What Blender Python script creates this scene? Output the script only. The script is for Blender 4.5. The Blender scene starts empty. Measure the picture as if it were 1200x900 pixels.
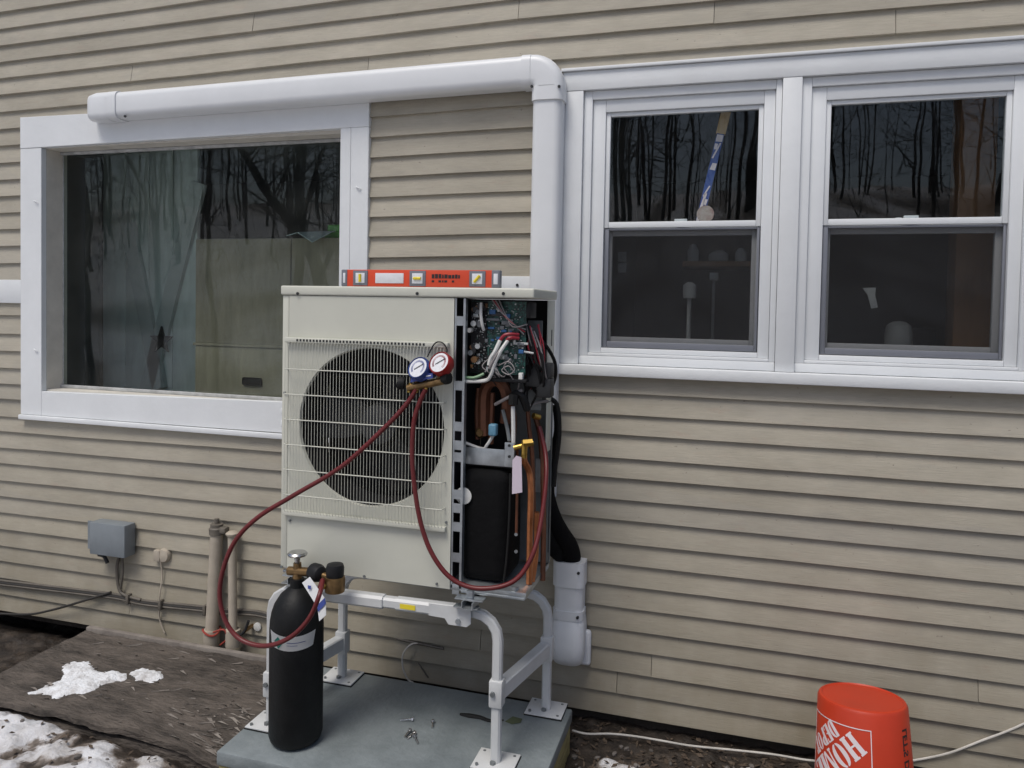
import bpy, bmesh, math, random
from mathutils import Vector, Matrix, noise
R = math.radians
random.seed(7)
S = bpy.context.scene
C = S.collection

# ------------------------------------------------------------------ camera, sky, sun, exposure
CAMP = Vector((0.0, -3.1, 1.74))
FW = Vector((-0.28088999, 0.95924104, -0.0309426))
RT = Vector((0.95937079, 0.28153014, 0.01866717))
UP = Vector((-0.02661759, 0.024442, 0.99934683))
FPX, PPX, PPY = 880.0, 600.0, 387.33
cd = bpy.data.cameras.new('camera')
cam = bpy.data.objects.new('camera', cd); C.objects.link(cam)
cam.matrix_world = Matrix(((RT.x, UP.x, -FW.x, CAMP.x), (RT.y, UP.y, -FW.y, CAMP.y), (RT.z, UP.z, -FW.z, CAMP.z), (0, 0, 0, 1)))
cd.sensor_width = 36; cd.lens = FPX / 1200 * 36
cd.shift_x = 0; cd.shift_y = -(450 - PPY) / 1200
cd.clip_start = 0.05; cd.clip_end = 2000
S.camera = cam
S.cycles.max_bounces = 6; S.cycles.diffuse_bounces = 3; S.cycles.glossy_bounces = 3; S.cycles.transparent_max_bounces = 10
S.render.resolution_x = 1024; S.render.resolution_y = 768

world = bpy.data.worlds.new('World'); S.world = world; world.use_nodes = True
wn = world.node_tree.nodes; wl = world.node_tree.links
sky = wn.new('ShaderNodeTexSky'); sky.sky_type = 'NISHITA'; sky.sun_disc = False
SUN_EL, SUN_AZ = 62, 200          # azimuth measured clockwise from +Y
sky.sun_elevation = R(SUN_EL); sky.sun_rotation = R(SUN_AZ)
sky.air_density = 1.0; sky.dust_density = 3.0; sky.ozone_density = 1.0
bg = wn['Background']; bg.inputs[1].default_value = 0.085
wl.new(sky.outputs[0], bg.inputs[0])
sd = bpy.data.lights.new('sun', 'SUN'); sd.energy = 1.5; sd.angle = R(24); sd.color = (1, .97, .91)
sun = bpy.data.objects.new('sun', sd); C.objects.link(sun)
d = Vector((math.sin(R(SUN_AZ)) * math.cos(R(SUN_EL)), math.cos(R(SUN_AZ)) * math.cos(R(SUN_EL)), math.sin(R(SUN_EL))))
sun.rotation_euler = d.to_track_quat('Z', 'Y').to_euler(); sun.location = (0, -5, 8)
S.view_settings.view_transform = 'Standard'; S.view_settings.look = 'None'
S.view_settings.gamma = 1; S.view_settings.exposure = 0.36

# ------------------------------------------------------------------ helpers
def P(u, v, y):
    """point of the photograph's pixel (1200 x 900) on the vertical plane at depth y"""
    r = FW + RT * ((u - PPX) / FPX) + UP * ((PPY - v) / FPX)
    return CAMP + r * ((y - CAMP.y) / r.y)
def PZ(u, v, z):
    r = FW + RT * ((u - PPX) / FPX) + UP * ((PPY - v) / FPX)
    return CAMP + r * ((z - CAMP.z) / r.z)

class MB:
    def __init__(s): s.bm = bmesh.new()
    def poly(s, pts): 
        return s.bm.faces.new([s.bm.verts.new(p) for p in pts])
    def box(s, a, b, bev=0, seg=2, mat=None):
        x0, x1 = sorted((a[0], b[0])); y0, y1 = sorted((a[1], b[1])); z0, z1 = sorted((a[2], b[2]))
        co = [(x0,y0,z0),(x1,y0,z0),(x1,y1,z0),(x0,y1,z0),(x0,y0,z1),(x1,y0,z1),(x1,y1,z1),(x0,y1,z1)]
        v = [s.bm.verts.new(mat @ Vector(c) if mat else c) for c in co]
        fs = [s.bm.faces.new([v[i] for i in f]) for f in ((0,3,2,1),(4,5,6,7),(0,1,5,4),(1,2,6,5),(2,3,7,6),(3,0,4,7))]
        if bev > 0:
            es = list({e for f in fs for e in f.edges})
            bmesh.ops.bevel(s.bm, geom=es, offset=bev, segments=seg, affect='EDGES', profile=.5)
        return s
    def tube(s, pts, r, n=8, smooth=True, sub=6, caps=True, sec=None):
        pts = [Vector(p) for p in pts]
        rs = list(r) if isinstance(r, (list, tuple)) else [r] * len(pts)
        if smooth and len(pts) > 2:
            q, rr = [], []
            for i in range(len(pts) - 1):
                p0 = pts[max(i-1, 0)]; p1 = pts[i]; p2 = pts[i+1]; p3 = pts[min(i+2, len(pts)-1)]
                for k in range(sub):
                    t = k / sub
                    q.append(.5*((2*p1)+(p2-p0)*t+(2*p0-5*p1+4*p2-p3)*t*t+(3*p1-p0-3*p2+p3)*t**3)); rr.append(rs[i]*(1-t)+rs[i+1]*t)
            q.append(pts[-1]); rr.append(rs[-1]); pts, rs = q, rr
        t0 = (pts[1]-pts[0]).normalized()
        up = Vector((0,0,1)) if abs(t0.z) < .9 else Vector((0,-1,0))
        nx = t0.cross(up).normalized(); rings = []
        for i, p in enumerate(pts):
            t = (pts[min(i+1, len(pts)-1)] - pts[max(i-1, 0)]).normalized()
            nx = (nx - t*nx.dot(t)).normalized(); ny = nx.cross(t)
            if sec: ring = [s.bm.verts.new(p + nx*a*rs[i] + ny*b*rs[i]) for a, b in sec]
            else: ring = [s.bm.verts.new(p + (nx*math.cos(2*math.pi*k/n) + ny*math.sin(2*math.pi*k/n))*rs[i]) for k in range(n)]
            rings.append(ring)
        m = len(rings[0])
        for a, b in zip(rings, rings[1:]):
            for k in range(m): s.bm.faces.new((a[k], b[k], b[(k+1)%m], a[(k+1)%m]))
        if caps:
            s.bm.faces.new(rings[0]); s.bm.faces.new(rings[-1][::-1])
        return s
    def cyl(s, a, b, r, r2=None, n=16): return s.tube([a, b], [r, r if r2 is None else r2], n=n, smooth=False)
    def lathe(s, prof, o=(0,0,0), n=24, mat=None):
        o = Vector(o); rings = []
        for r, h in prof:
            ring = []
            for k in range(n):
                a = 2*math.pi*k/n; v = Vector((r*math.cos(a), r*math.sin(a), h))
                ring.append(s.bm.verts.new(o + (mat @ v if mat else v)))
            rings.append(ring)
        for a, b in zip(rings, rings[1:]):
            for k in range(n): s.bm.faces.new((a[k], a[(k+1)%n], b[(k+1)%n], b[k]))
        s.bm.faces.new(rings[0][::-1]); s.bm.faces.new(rings[-1])
        return s
    def prism(s, pts, dv):
        dv = Vector(dv); a = [s.bm.verts.new(p) for p in pts]; b = [s.bm.verts.new(Vector(p)+dv) for p in pts]
        n = len(a); s.bm.faces.new(a); s.bm.faces.new(b[::-1])
        for k in range(n): s.bm.faces.new((a[k], b[k], b[(k+1)%n], a[(k+1)%n]))
        return s
    def build(s, name, mat, parent=None, origin=None, ang=38, recalc=True):
        if recalc: bmesh.ops.recalc_face_normals(s.bm, faces=s.bm.faces[:])
        o = Vector(parent['_o']) if parent is not None else (Vector(origin) if origin is not None else Vector())
        bmesh.ops.translate(s.bm, verts=s.bm.verts[:], vec=-o)
        me = bpy.data.meshes.new(name); s.bm.to_mesh(me); s.bm.free()
        me.polygons.foreach_set('use_smooth', [True]*len(me.polygons))
        me.set_sharp_from_angle(angle=R(ang))
        if mat: me.materials.append(mat)
        ob = bpy.data.objects.new(name, me); C.objects.link(ob); ob['_o'] = o[:]
        if parent is not None: ob.parent = parent
        else: ob.location = o
        if parent is not None and parent.type == 'MESH' and parent.parent is not None: pass
        return ob
def thing(name, label, cat, loc, group=None):
    o = bpy.data.objects.new(name, None); C.objects.link(o); o.location = loc; o['_o'] = tuple(loc)
    o.empty_display_size = .05
    return tag(o, label, cat, group)
def tag(o, label=None, cat=None, group=None, kind=None):
    if label: o['label'] = label
    if cat: o['category'] = cat
    if group: o['group'] = group
    if kind: o['kind'] = kind
    return o

# ------------------------------------------------------------------ materials
def M(name, col, rough=.5, metal=0, var=.12, vs=6, bump=0, bs=80, rand=0, col2=None, stretch=(1,1,1), spec=.5, coat=0, thr=None):
    m = bpy.data.materials.new(name); m.use_nodes = True; nt = m.node_tree; N = nt.nodes; L = nt.links
    b = N['Principled BSDF']; b.inputs['Metallic'].default_value = metal; b.inputs['Specular IOR Level'].default_value = spec
    b.inputs['Coat Weight'].default_value = coat
    g = N.new('ShaderNodeNewGeometry'); mp = N.new('ShaderNodeMapping'); mp.inputs['Scale'].default_value = stretch
    L.new(g.outputs['Position'], mp.inputs[0])
    t = N.new('ShaderNodeTexNoise'); t.inputs['Scale'].default_value = vs; t.inputs['Detail'].default_value = 7; t.inputs['Roughness'].default_value = .65
    L.new(mp.outputs[0], t.inputs[0])
    r = N.new('ShaderNodeValToRGB'); e = r.color_ramp.elements
    c0 = [c*(1-var) for c in col]; c1 = [min(1, c*(1+var)) for c in col]
    if col2: c0, c1 = col, col2
    lo, hi = thr or (.32, .68)
    e[0].position = lo; e[0].color = (*c0, 1); e[1].position = hi; e[1].color = (*c1, 1)
    L.new(t.outputs[0], r.inputs[0]); out = r.outputs[0]
    if rand:
        oi = N.new('ShaderNodeObjectInfo'); mr = N.new('ShaderNodeMapRange'); mr.inputs[3].default_value = 1-rand; mr.inputs[4].default_value = 1+rand
        L.new(oi.outputs['Random'], mr.inputs[0]); h = N.new('ShaderNodeHueSaturation'); L.new(mr.outputs[0], h.inputs['Value']); L.new(out, h.inputs['Color']); out = h.outputs[0]
    L.new(out, b.inputs['Base Color'])
    rr = N.new('ShaderNodeMapRange'); rr.inputs[3].default_value = max(0, rough-.1); rr.inputs[4].default_value = min(1, rough+.1)
    L.new(t.outputs[0], rr.inputs[0]); L.new(rr.outputs[0], b.inputs['Roughness'])
    if bump:
        t2 = N.new('ShaderNodeTexNoise'); t2.inputs['Scale'].default_value = bs; t2.inputs['Detail'].default_value = 5; L.new(mp.outputs[0], t2.inputs[0])
        bp = N.new('ShaderNodeBump'); bp.inputs['Strength'].default_value = bump; bp.inputs['Distance'].default_value = .01
        L.new(t2.outputs[0], bp.inputs['Height']); L.new(bp.outputs[0], b.inputs['Normal'])
    return m

def siding_mat():
    m = bpy.data.materials.new('painted_clapboard'); m.use_nodes = True; N = m.node_tree.nodes; L = m.node_tree.links; b = N['Principled BSDF']
    g = N.new('ShaderNodeNewGeometry'); pos = g.outputs['Position']
    def nz(scale, st, detail=6, rough=.6):
        mp = N.new('ShaderNodeMapping'); mp.inputs['Scale'].default_value = st; L.new(pos, mp.inputs[0])
        t = N.new('ShaderNodeTexNoise'); t.inputs['Scale'].default_value = scale; t.inputs['Detail'].default_value = detail; t.inputs['Roughness'].default_value = rough
        L.new(mp.outputs[0], t.inputs[0]); return t.outputs[0]
    def ramp(src, a, b_, ca, cb):
        r = N.new('ShaderNodeValToRGB'); e = r.color_ramp.elements; e[0].position = a; e[1].position = b_; e[0].color = ca; e[1].color = cb; L.new(src, r.inputs[0]); return r.outputs[0]
    def mix(kind, f, a, c):
        x = N.new('ShaderNodeMix'); x.data_type = 'RGBA'; x.blend_type = kind
        if isinstance(f, float): x.inputs[0].default_value = f
        else: L.new(f, x.inputs[0])
        for v, i in ((a, 6), (c, 7)):
            if isinstance(v, tuple): x.inputs[i].default_value = v
            else: L.new(v, x.inputs[i])
        return x.outputs[2]
    base = ramp(nz(2.6, (1, 1, 2.5), 8, .7), .32, .68, (.380, .347, .280, 1), (.475, .436, .358, 1))
    grain = ramp(nz(9, (1.2, 1, 26), 8, .7), .35, .75, (.8, .8, .8, 1), (1.12, 1.12, 1.11, 1))
    col = mix('MULTIPLY', .5, base, grain)
    # faded touch-up patches and pinkish stains
    pt = N.new('ShaderNodeTexVoronoi'); pt.inputs['Scale'].default_value = 1.1
    mp = N.new('ShaderNodeMapping'); mp.inputs['Scale'].default_value = (1, 1, 7); L.new(pos, mp.inputs[0]); L.new(mp.outputs[0], pt.inputs[0])
    col = mix('MIX', ramp(pt.outputs['Color'], .8, .84, (0, 0, 0, 1), (.25, .25, .25, 1)), col, (.37, .35, .31, 1))
    col = mix('MIX', ramp(nz(9, (1, 1, 3), 7, .7), .58, .72, (0, 0, 0, 1), (.4, .4, .4, 1)), col, (.40, .31, .25, 1))
    # grey grime
    col = mix('MIX', ramp(nz(3.3, (1.2, 1, 4), 7, .65), .55, .75, (0, 0, 0, 1), (.45, .45, .45, 1)), col, (.30, .285, .25, 1))
    # worn chips
    col = mix('MIX', ramp(nz(48, (1, 1, 1.6), 3), .70, .73, (0, 0, 0, 1), (.7, .7, .7, 1)), col, (.22, .19, .16, 1))
    # mud splashed up from the ground: fades with height, broken by noise
    sx = N.new('ShaderNodeSeparateXYZ'); L.new(pos, sx.inputs[0])
    mr = N.new('ShaderNodeMapRange'); mr.inputs[1].default_value = .9; mr.inputs[2].default_value = .05; L.new(sx.outputs[2], mr.inputs[0])
    mu = N.new('ShaderNodeMath'); mu.operation = 'MULTIPLY'; L.new(mr.outputs[0], mu.inputs[0]); L.new(ramp(nz(5, (1, 1, .5)), .3, .75, (.25, .25, .25, 1), (1, 1, 1, 1)), mu.inputs[1])
    mu2 = N.new('ShaderNodeMath'); mu2.operation = 'MULTIPLY'; L.new(mu.outputs[0], mu2.inputs[0]); mu2.inputs[1].default_value = .8
    col = mix('MIX', mu2.outputs[0], col, (.235, .20, .135, 1))
    oi = N.new('ShaderNodeObjectInfo'); mr2 = N.new('ShaderNodeMapRange'); mr2.inputs[3].default_value = .90; mr2.inputs[4].default_value = 1.07; L.new(oi.outputs['Random'], mr2.inputs[0])
    h = N.new('ShaderNodeHueSaturation'); L.new(mr2.outputs[0], h.inputs['Value']); L.new(col, h.inputs['Color'])
    L.new(h.outputs[0], b.inputs['Base Color']); b.inputs['Roughness'].default_value = .62; b.inputs['Specular IOR Level'].default_value = .35
    bp = N.new('ShaderNodeBump'); bp.inputs['Strength'].default_value = .35; bp.inputs['Distance'].default_value = .004
    L.new(nz(10, (1.5, 1, 30), 8, .7), bp.inputs['Height']); L.new(bp.outputs[0], b.inputs['Normal'])
    return m

def glass_mat(name, refl=.07, tint=(.82, .86, .84), dirt=.03, wav=.05):
    m = bpy.data.materials.new(name); m.use_nodes = True; N = m.node_tree.nodes; L = m.node_tree.links
    N.remove(N['Principled BSDF']); out = N['Material Output']
    lw = N.new('ShaderNodeLayerWeight'); lw.inputs[0].default_value = .5
    pw = N.new('ShaderNodeMath'); pw.operation = 'POWER'; pw.inputs[1].default_value = 5; L.new(lw.outputs['Facing'], pw.inputs[0])
    ma = N.new('ShaderNodeMath'); ma.operation = 'MULTIPLY_ADD'; ma.inputs[1].default_value = .9; ma.inputs[2].default_value = refl; L.new(pw.outputs[0], ma.inputs[0])
    tr = N.new('ShaderNodeBsdfTransparent'); tr.inputs[0].default_value = (*tint, 1)
    gl = N.new('ShaderNodeBsdfGlossy'); gl.inputs['Roughness'].default_value = .01; gl.inputs[0].default_value = (1, 1, 1, 1)
    g = N.new('ShaderNodeNewGeometry')
    t = N.new('ShaderNodeTexNoise'); t.inputs['Scale'].default_value = 3.5; t.inputs['Detail'].default_value = 1; L.new(g.outputs['Position'], t.inputs[0])
    bp = N.new('ShaderNodeBump'); bp.inputs['Strength'].default_value = wav; bp.inputs['Distance'].default_value = .02; L.new(t.outputs[0], bp.inputs['Height']); L.new(bp.outputs[0], gl.inputs['Normal'])
    mx = N.new('ShaderNodeMixShader'); L.new(ma.outputs[0], mx.inputs[0]); L.new(tr.outputs[0], mx.inputs[1]); L.new(gl.outputs[0], mx.inputs[2])
    df = N.new('ShaderNodeBsdfDiffuse'); df.inputs[0].default_value = (.5, .5, .48, 1)
    t2 = N.new('ShaderNodeTexNoise'); t2.inputs['Scale'].default_value = 7; t2.inputs['Detail'].default_value = 8; L.new(g.outputs['Position'], t2.inputs[0])
    mr = N.new('ShaderNodeMapRange'); mr.inputs[1].default_value = .35; mr.inputs[2].default_value = .8; mr.inputs[3].default_value = dirt*.3; mr.inputs[4].default_value = dirt*2; L.new(t2.outputs[0], mr.inputs[0])
    m2 = N.new('ShaderNodeMixShader'); L.new(mr.outputs[0], m2.inputs[0]); L.new(mx.outputs[0], m2.inputs[1]); L.new(df.outputs[0], m2.inputs[2])
    L.new(m2.outputs[0], out.inputs[0]); return m

def mesh_screen_mat():
    m = bpy.data.materials.new('insect_screen'); m.use_nodes = True; N = m.node_tree.nodes; L = m.node_tree.links
    b = N['Principled BSDF']; b.inputs['Base Color'].default_value = (.008, .008, .009, 1); b.inputs['Roughness'].default_value = .6
    tr = N.new('ShaderNodeBsdfTransparent'); mx = N.new('ShaderNodeMixShader'); mx.inputs[0].default_value = .33
    L.new(tr.outputs[0], mx.inputs[1]); L.new(b.outputs[0], mx.inputs[2]); L.new(mx.outputs[0], N['Material Output'].inputs[0]); return m

SID = siding_mat()
WHITE = M('white_trim_paint', (.72, .738, .75), .5, var=.035, vs=5, bump=.10, bs=45)
VINYL = M('white_vinyl', (.73, .75, .765), .35, var=.03, vs=5)
DUCT = M('white_duct_plastic', (.72, .735, .75), .38, var=.03, vs=4)
CREAM = M('cream_enamel', (.575, .575, .50), .42, var=.04, vs=4, bump=.02, bs=200)
GALV = M('galvanised_steel', (.42, .45, .47), .38, .8, var=.22, vs=14)
DGALV = M('dull_sheet_steel', (.20, .215, .22), .5, .5, var=.2, vs=10)
BLACK = M('black_plastic', (.010, .010, .011), .5, var=.2, spec=.3)
FOAM = M('black_foam_jacket', (.005, .005, .0055), .85, var=.3, vs=18, bump=.3, bs=40, spec=.15)
RUBBER = M('black_rubber', (.010, .010, .010), .65, var=.2, spec=.3)
DARKM = M('dark_grey_metal', (.026, .027, .029), .55, .2, var=.2)
PCB = M('circuit_board_green', (.003, .018, .015), .4, vs=70, col2=(.02, .105, .088), thr=(.42, .6))
COPPER = M('oxidised_copper', (.11, .048, .03), .5, .5, vs=14, col2=(.22, .09, .05))
BCOPPER = M('bright_copper', (.50, .19, .08), .35, .85, var=.25, vs=18)
BRASS = M('brass', (.50, .33, .08), .3, .9, var=.2, vs=30)
OBRASS = M('tarnished_brass', (.23, .145, .065), .42, .8, var=.3, vs=30)
CHROME = M('worn_chrome', (.5, .5, .5), .25, .95, var=.2, vs=30)
REDH = M('red_hose_rubber', (.125, .013, .014), .42, var=.15, vs=12)
ORANGE = M('orange_bucket_plastic', (.49, .038, .010), .42, var=.08, vs=5)
REDL = M('red_level_paint', (.66, .07, .025), .38, var=.08)
LGREY = M('level_grey_plastic', (.16, .17, .2), .45)
PRINTW = M('white_print', (.78, .70, .72), .5, var=.05)
PRINTK = M('black_print', (.02, .02, .02), .5)
WIREW = M('white_wire', (.66, .66, .64), .5, var=.1)
WIRER = M('red_wire', (.30, .02, .035), .45)
WIREG = M('green_wire', (.20, .34, .20), .45)
WIREGY = M('grey_wire', (.24, .22, .22), .5)
BLUE = M('blue_gauge_shell', (.03, .06, .22), .3, var=.15)
REDG = M('red_gauge_shell', (.30, .015, .015), .3, var=.15)
DIAL = M('gauge_dial_paper', (.72, .73, .76), .45, var=.05, vs=60)
CYLM = M('black_cylinder_paint', (.005, .0055, .006), .55, col2=(.012, .0125, .013), vs=22, bump=.12, bs=90, spec=.3, thr=(.5, .8))
PAPER = M('paper_label', (.72, .73, .74), .6, var=.05)
TEAL = M('teal_print', (.02, .24, .2), .5)
BLUEP = M('blue_print', (.05, .08, .32), .5)
TAGM = M('lilac_paper_tag', (.60, .52, .60), .6, var=.05)
STANDM = M('white_powder_coat', (.58, .59, .59), .42, var=.06, vs=12)
YELL = M('yellow_sticker', (.75, .6, .03), .5, var=.1)
PADM = M('grey_pad_plastic', (.135, .158, .165), .5, col2=(.235, .265, .275), vs=6, bump=.3, bs=60, thr=(.25, .7))
LUMBER = M('treated_lumber', (.36, .33, .14), .75, col2=(.20, .16, .07), vs=5, stretch=(1.5, 3, 14), bump=.3, bs=30)
BOARD = M('weathered_board', (.032, .026, .021), .8, col2=(.15, .125, .105), vs=5, stretch=(1.2, 4, 3), bump=1.0, bs=26, thr=(.33, .72))
BOARDL = M('board_edge', (.15, .13, .115), .85, col2=(.28, .25, .22), vs=9, bump=.5, bs=40)
BEIGEP = M('beige_painted_pipe', (.42, .37, .30), .55, var=.15, vs=7)
BOXG = M('grey_box_enamel', (.20, .225, .245), .45, var=.1, vs=10)
CABLE = M('grey_brown_cable', (.13, .115, .095), .6, var=.25, vs=15)
CABLEK = M('dark_cable', (.03, .027, .024), .6)
CABLEW = M('dirty_white_cable', (.52, .50, .46), .55, var=.2, vs=9)
REDC = M('red_wire_sheath', (.32, .05, .035), .5)
FOUND = M('dark_foundation', (.028, .022, .017), .9, col2=(.06, .05, .04), vs=9, bump=.8, bs=30)
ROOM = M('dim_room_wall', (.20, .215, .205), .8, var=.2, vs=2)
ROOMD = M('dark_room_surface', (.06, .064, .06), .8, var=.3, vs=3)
DOORM = M('grey_green_door', (.58, .66, .63), .7, var=.1, vs=5, stretch=(4, 1, 1))
DOORB = M('grey_brace', (.42, .475, .46), .7, var=.1, vs=5)
PLY = M('dull_plywood', (.25, .222, .155), .7, col2=(.17, .15, .105), vs=3, stretch=(6, 1, 1.2))
POST = M('brown_wood_post', (.46, .24, .11), .6, col2=(.34, .17, .08), vs=5, stretch=(6, 6, 1))
JAMB = M('bare_wood_jamb', (.60, .57, .51), .7, var=.1, vs=8)
ALU = M('grey_screen_frame', (.19, .20, .23), .45, .2, var=.05)
GREENP = M('green_plastic', (.08, .32, .05), .45)
CLEAR = M('crumpled_film', (.45, .55, .54), .25, var=.2, vs=20, bump=.6, bs=20)
STICKB = M('blue_stick', (.03, .08, .32), .35, var=.1)
TANTAPE = M('tan_tape', (.55, .38, .18), .7, var=.1)
SNOWM = M('old_snow', (.44, .42, .41), .7, col2=(.80, .82, .85), vs=14, bump=.9, bs=70, thr=(.3, .55))
GLASS_L = glass_mat('picture_glass', .027, (.93, .965, .95), .010, .03)
GLASS_R = glass_mat('sash_glass', .028, (.92, .94, .94), .002, .04)
SCREEN = mesh_screen_mat()
BARK = M('bark', (.10, .09, .08), .9, var=.35, vs=3)
DEAD = M('dead_leaves', (.045, .03, .02), .8, col2=(.11, .08, .055), vs=25)

# ------------------------------------------------------------------ ground, hillside, woods
def fb(x, y, s, o=0.0, oct_=4):
    return noise.fractal(Vector((x*s + o, y*s - o*1.7, o)), .9, 2.1, oct_)
def sstep(a, b, x):
    t = max(0, min(1, (x-a)/(b-a))); return t*t*(3-2*t)
SR1, SR2 = PZ(725, 893, .03), PZ(885, 899, .05)
def snow_f(x, y):
    """how much old snow lies at a place, 0..1"""
    n = fb(x, y, 3.1, 3.1) * .55 + fb(x, y, 11, 1.3) * .32
    left = sstep(-1.75, -2.75, x) * sstep(-.70, -.84, y) * .80
    far = sstep(-1.5, -2.6, y) * (.36 + .5*fb(x, y, .9, 4))
    if y < -7: return max(0, min(1, .55 + .9*fb(x, y, .55, 7)))
    right = max(.52*math.exp(-(((x-SR1.x)/.14)**2 + ((y-SR1.y)/.12)**2)), .85*math.exp(-(((x-SR2.x)/.09)**2 + ((y-SR2.y)/.07)**2)))
    left = max(left, .48*sstep(-1.66, -1.78, x)*sstep(-.79, -.87, y))
    return max(0, min(1, (max(left, far, right) + n*.55 - .30) * 3.2))
def gz(x, y):
    z = -.005 + .10 * sstep(-.15, -1.0, y) * sstep(-.6, .3, x) + .03*sstep(-.6, -1.2, y)
    z -= .07 * sstep(-2.7, -3.2, x) * sstep(-.8, -.2, y)
    z -= .10 * sstep(.02, .3, y)
    if y > -6: z += .014*fb(x, y, 7, 2) + .010*fb(x, y, 24, 5)
    if y < -6: z += .21*(-y-6) * min(1, (-y-6)/10+.3) * (1 if y > -60 else 1) + .25*fb(x, y, .35, 1)
    if y < -60: z = .21*54 + .25*fb(x, y, .05, 1)
    z += .05*sstep(-1.75, -2.2, x)*sstep(-.74, -.86, y)*sstep(-3, -2, y)
    if y > -8: z += .028*snow_f(x, y)*(1+.6*fb(x, y, 16, 2))
    return z
def axis(a, b, step, far, n):
    fine = [a + i*(b-a)/round((b-a)/step) for i in range(round((b-a)/step)+1)]
    out = []; 
    for i in range(1, n+1): out.append(step*3*(math.exp(i/n*math.log(far/(step*3)+1))-1))
    return [a - v for v in out[::-1]] + fine + [b + v for v in out]
xs = axis(-3.7, 1.3, .016, 300, 42); ys = axis(-1.5, .3, .016, 300, 42)
verts = []; sn = []
for y in ys:
    for x in xs:
        verts.append((x, y, gz(x, y))); sn.append(snow_f(x, y))
nx_ = len(xs); faces = [(j*nx_+i, j*nx_+i+1, (j+1)*nx_+i+1, (j+1)*nx_+i) for j in range(len(ys)-1) for i in range(nx_-1)]
gm = bpy.data.meshes.new('ground'); gm.from_pydata(verts, [], faces)
at = gm.attributes.new('snow', 'FLOAT', 'POINT'); at.data.foreach_set('value', sn)
gm.polygons.foreach_set('use_smooth', [True]*len(gm.polygons))
GM = bpy.data.materials.new('mud_and_snow'); GM.use_nodes = True
def ground_nodes():
    N = GM.node_tree.nodes; L = GM.node_tree.links; b = N['Principled BSDF']; g = N.new('ShaderNodeNewGeometry')
    def nz(s, d=7, r=.65):
        t = N.new('ShaderNodeTexNoise'); t.inputs['Scale'].default_value = s; t.inputs['Detail'].default_value = d; t.inputs['Roughness'].default_value = r; L.new(g.outputs['Position'], t.inputs[0]); return t.outputs[0]
    def ramp(src, stops):
        r = N.new('ShaderNodeValToRGB'); e = r.color_ramp.elements
        while len(e) < len(stops): e.new(.5)
        for el, (p, c) in zip(e, stops): el.position = p; el.color = (*c, 1)
        L.new(src, r.inputs[0]); return r.outputs[0]
    mud = ramp(nz(14), [(.3, (.012, .009, .007)), (.5, (.034, .026, .020)), (.68, (.075, .058, .044)), (.8, (.15, .12, .10))])
    a = N.new('ShaderNodeAttribute'); a.attribute_name = 'snow'
    ad = N.new('ShaderNodeMath'); ad.operation = 'ADD'; L.new(a.outputs['Fac'], ad.inputs[0])
    mr = N.new('ShaderNodeMapRange'); mr.inputs[3].default_value = -.45; mr.inputs[4].default_value = .45; L.new(nz(20, 6), mr.inputs[0]); L.new(mr.outputs[0], ad.inputs[1])
    f = ramp(ad.outputs[0], [(.38, (0, 0, 0)), (.62, (1, 1, 1))])
    snow = ramp(nz(5), [(.3, (.46, .43, .40)), (.55, (.70, .70, .72)), (.75, (.82, .84, .87))])
    fd = ramp(ad.outputs[0], [(.12, (0, 0, 0)), (.45, (1, 1, 1))]); slush = ramp(nz(30), [(.3, (.11, .085, .066)), (.7, (.34, .29, .25))])
    x0 = N.new('ShaderNodeMix'); x0.data_type = 'RGBA'; L.new(fd, x0.inputs[0]); L.new(mud, x0.inputs[6]); L.new(slush, x0.inputs[7]); mud = x0.outputs[2]
    x = N.new('ShaderNodeMix'); x.data_type = 'RGBA'; L.new(f, x.inputs[0]); L.new(mud, x.inputs[6]); L.new(snow, x.inputs[7]); L.new(x.outputs[2], b.inputs['Base Color'])
    rg = ramp(nz(9), [(.35, (.35, .35, .35)), (.65, (.85, .85, .85))]); L.new(rg, b.inputs['Roughness'])
    bp = N.new('ShaderNodeBump'); bp.inputs['Strength'].default_value = .8; bp.inputs['Distance'].default_value = .012; L.new(nz(38, 8, .7), bp.inputs['Height']); L.new(bp.outputs[0], b.inputs['Normal'])
ground_nodes(); gm.materials.append(GM)
go = bpy.data.objects.new('ground', gm); C.objects.link(go); tag(go, kind='structure')

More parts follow.
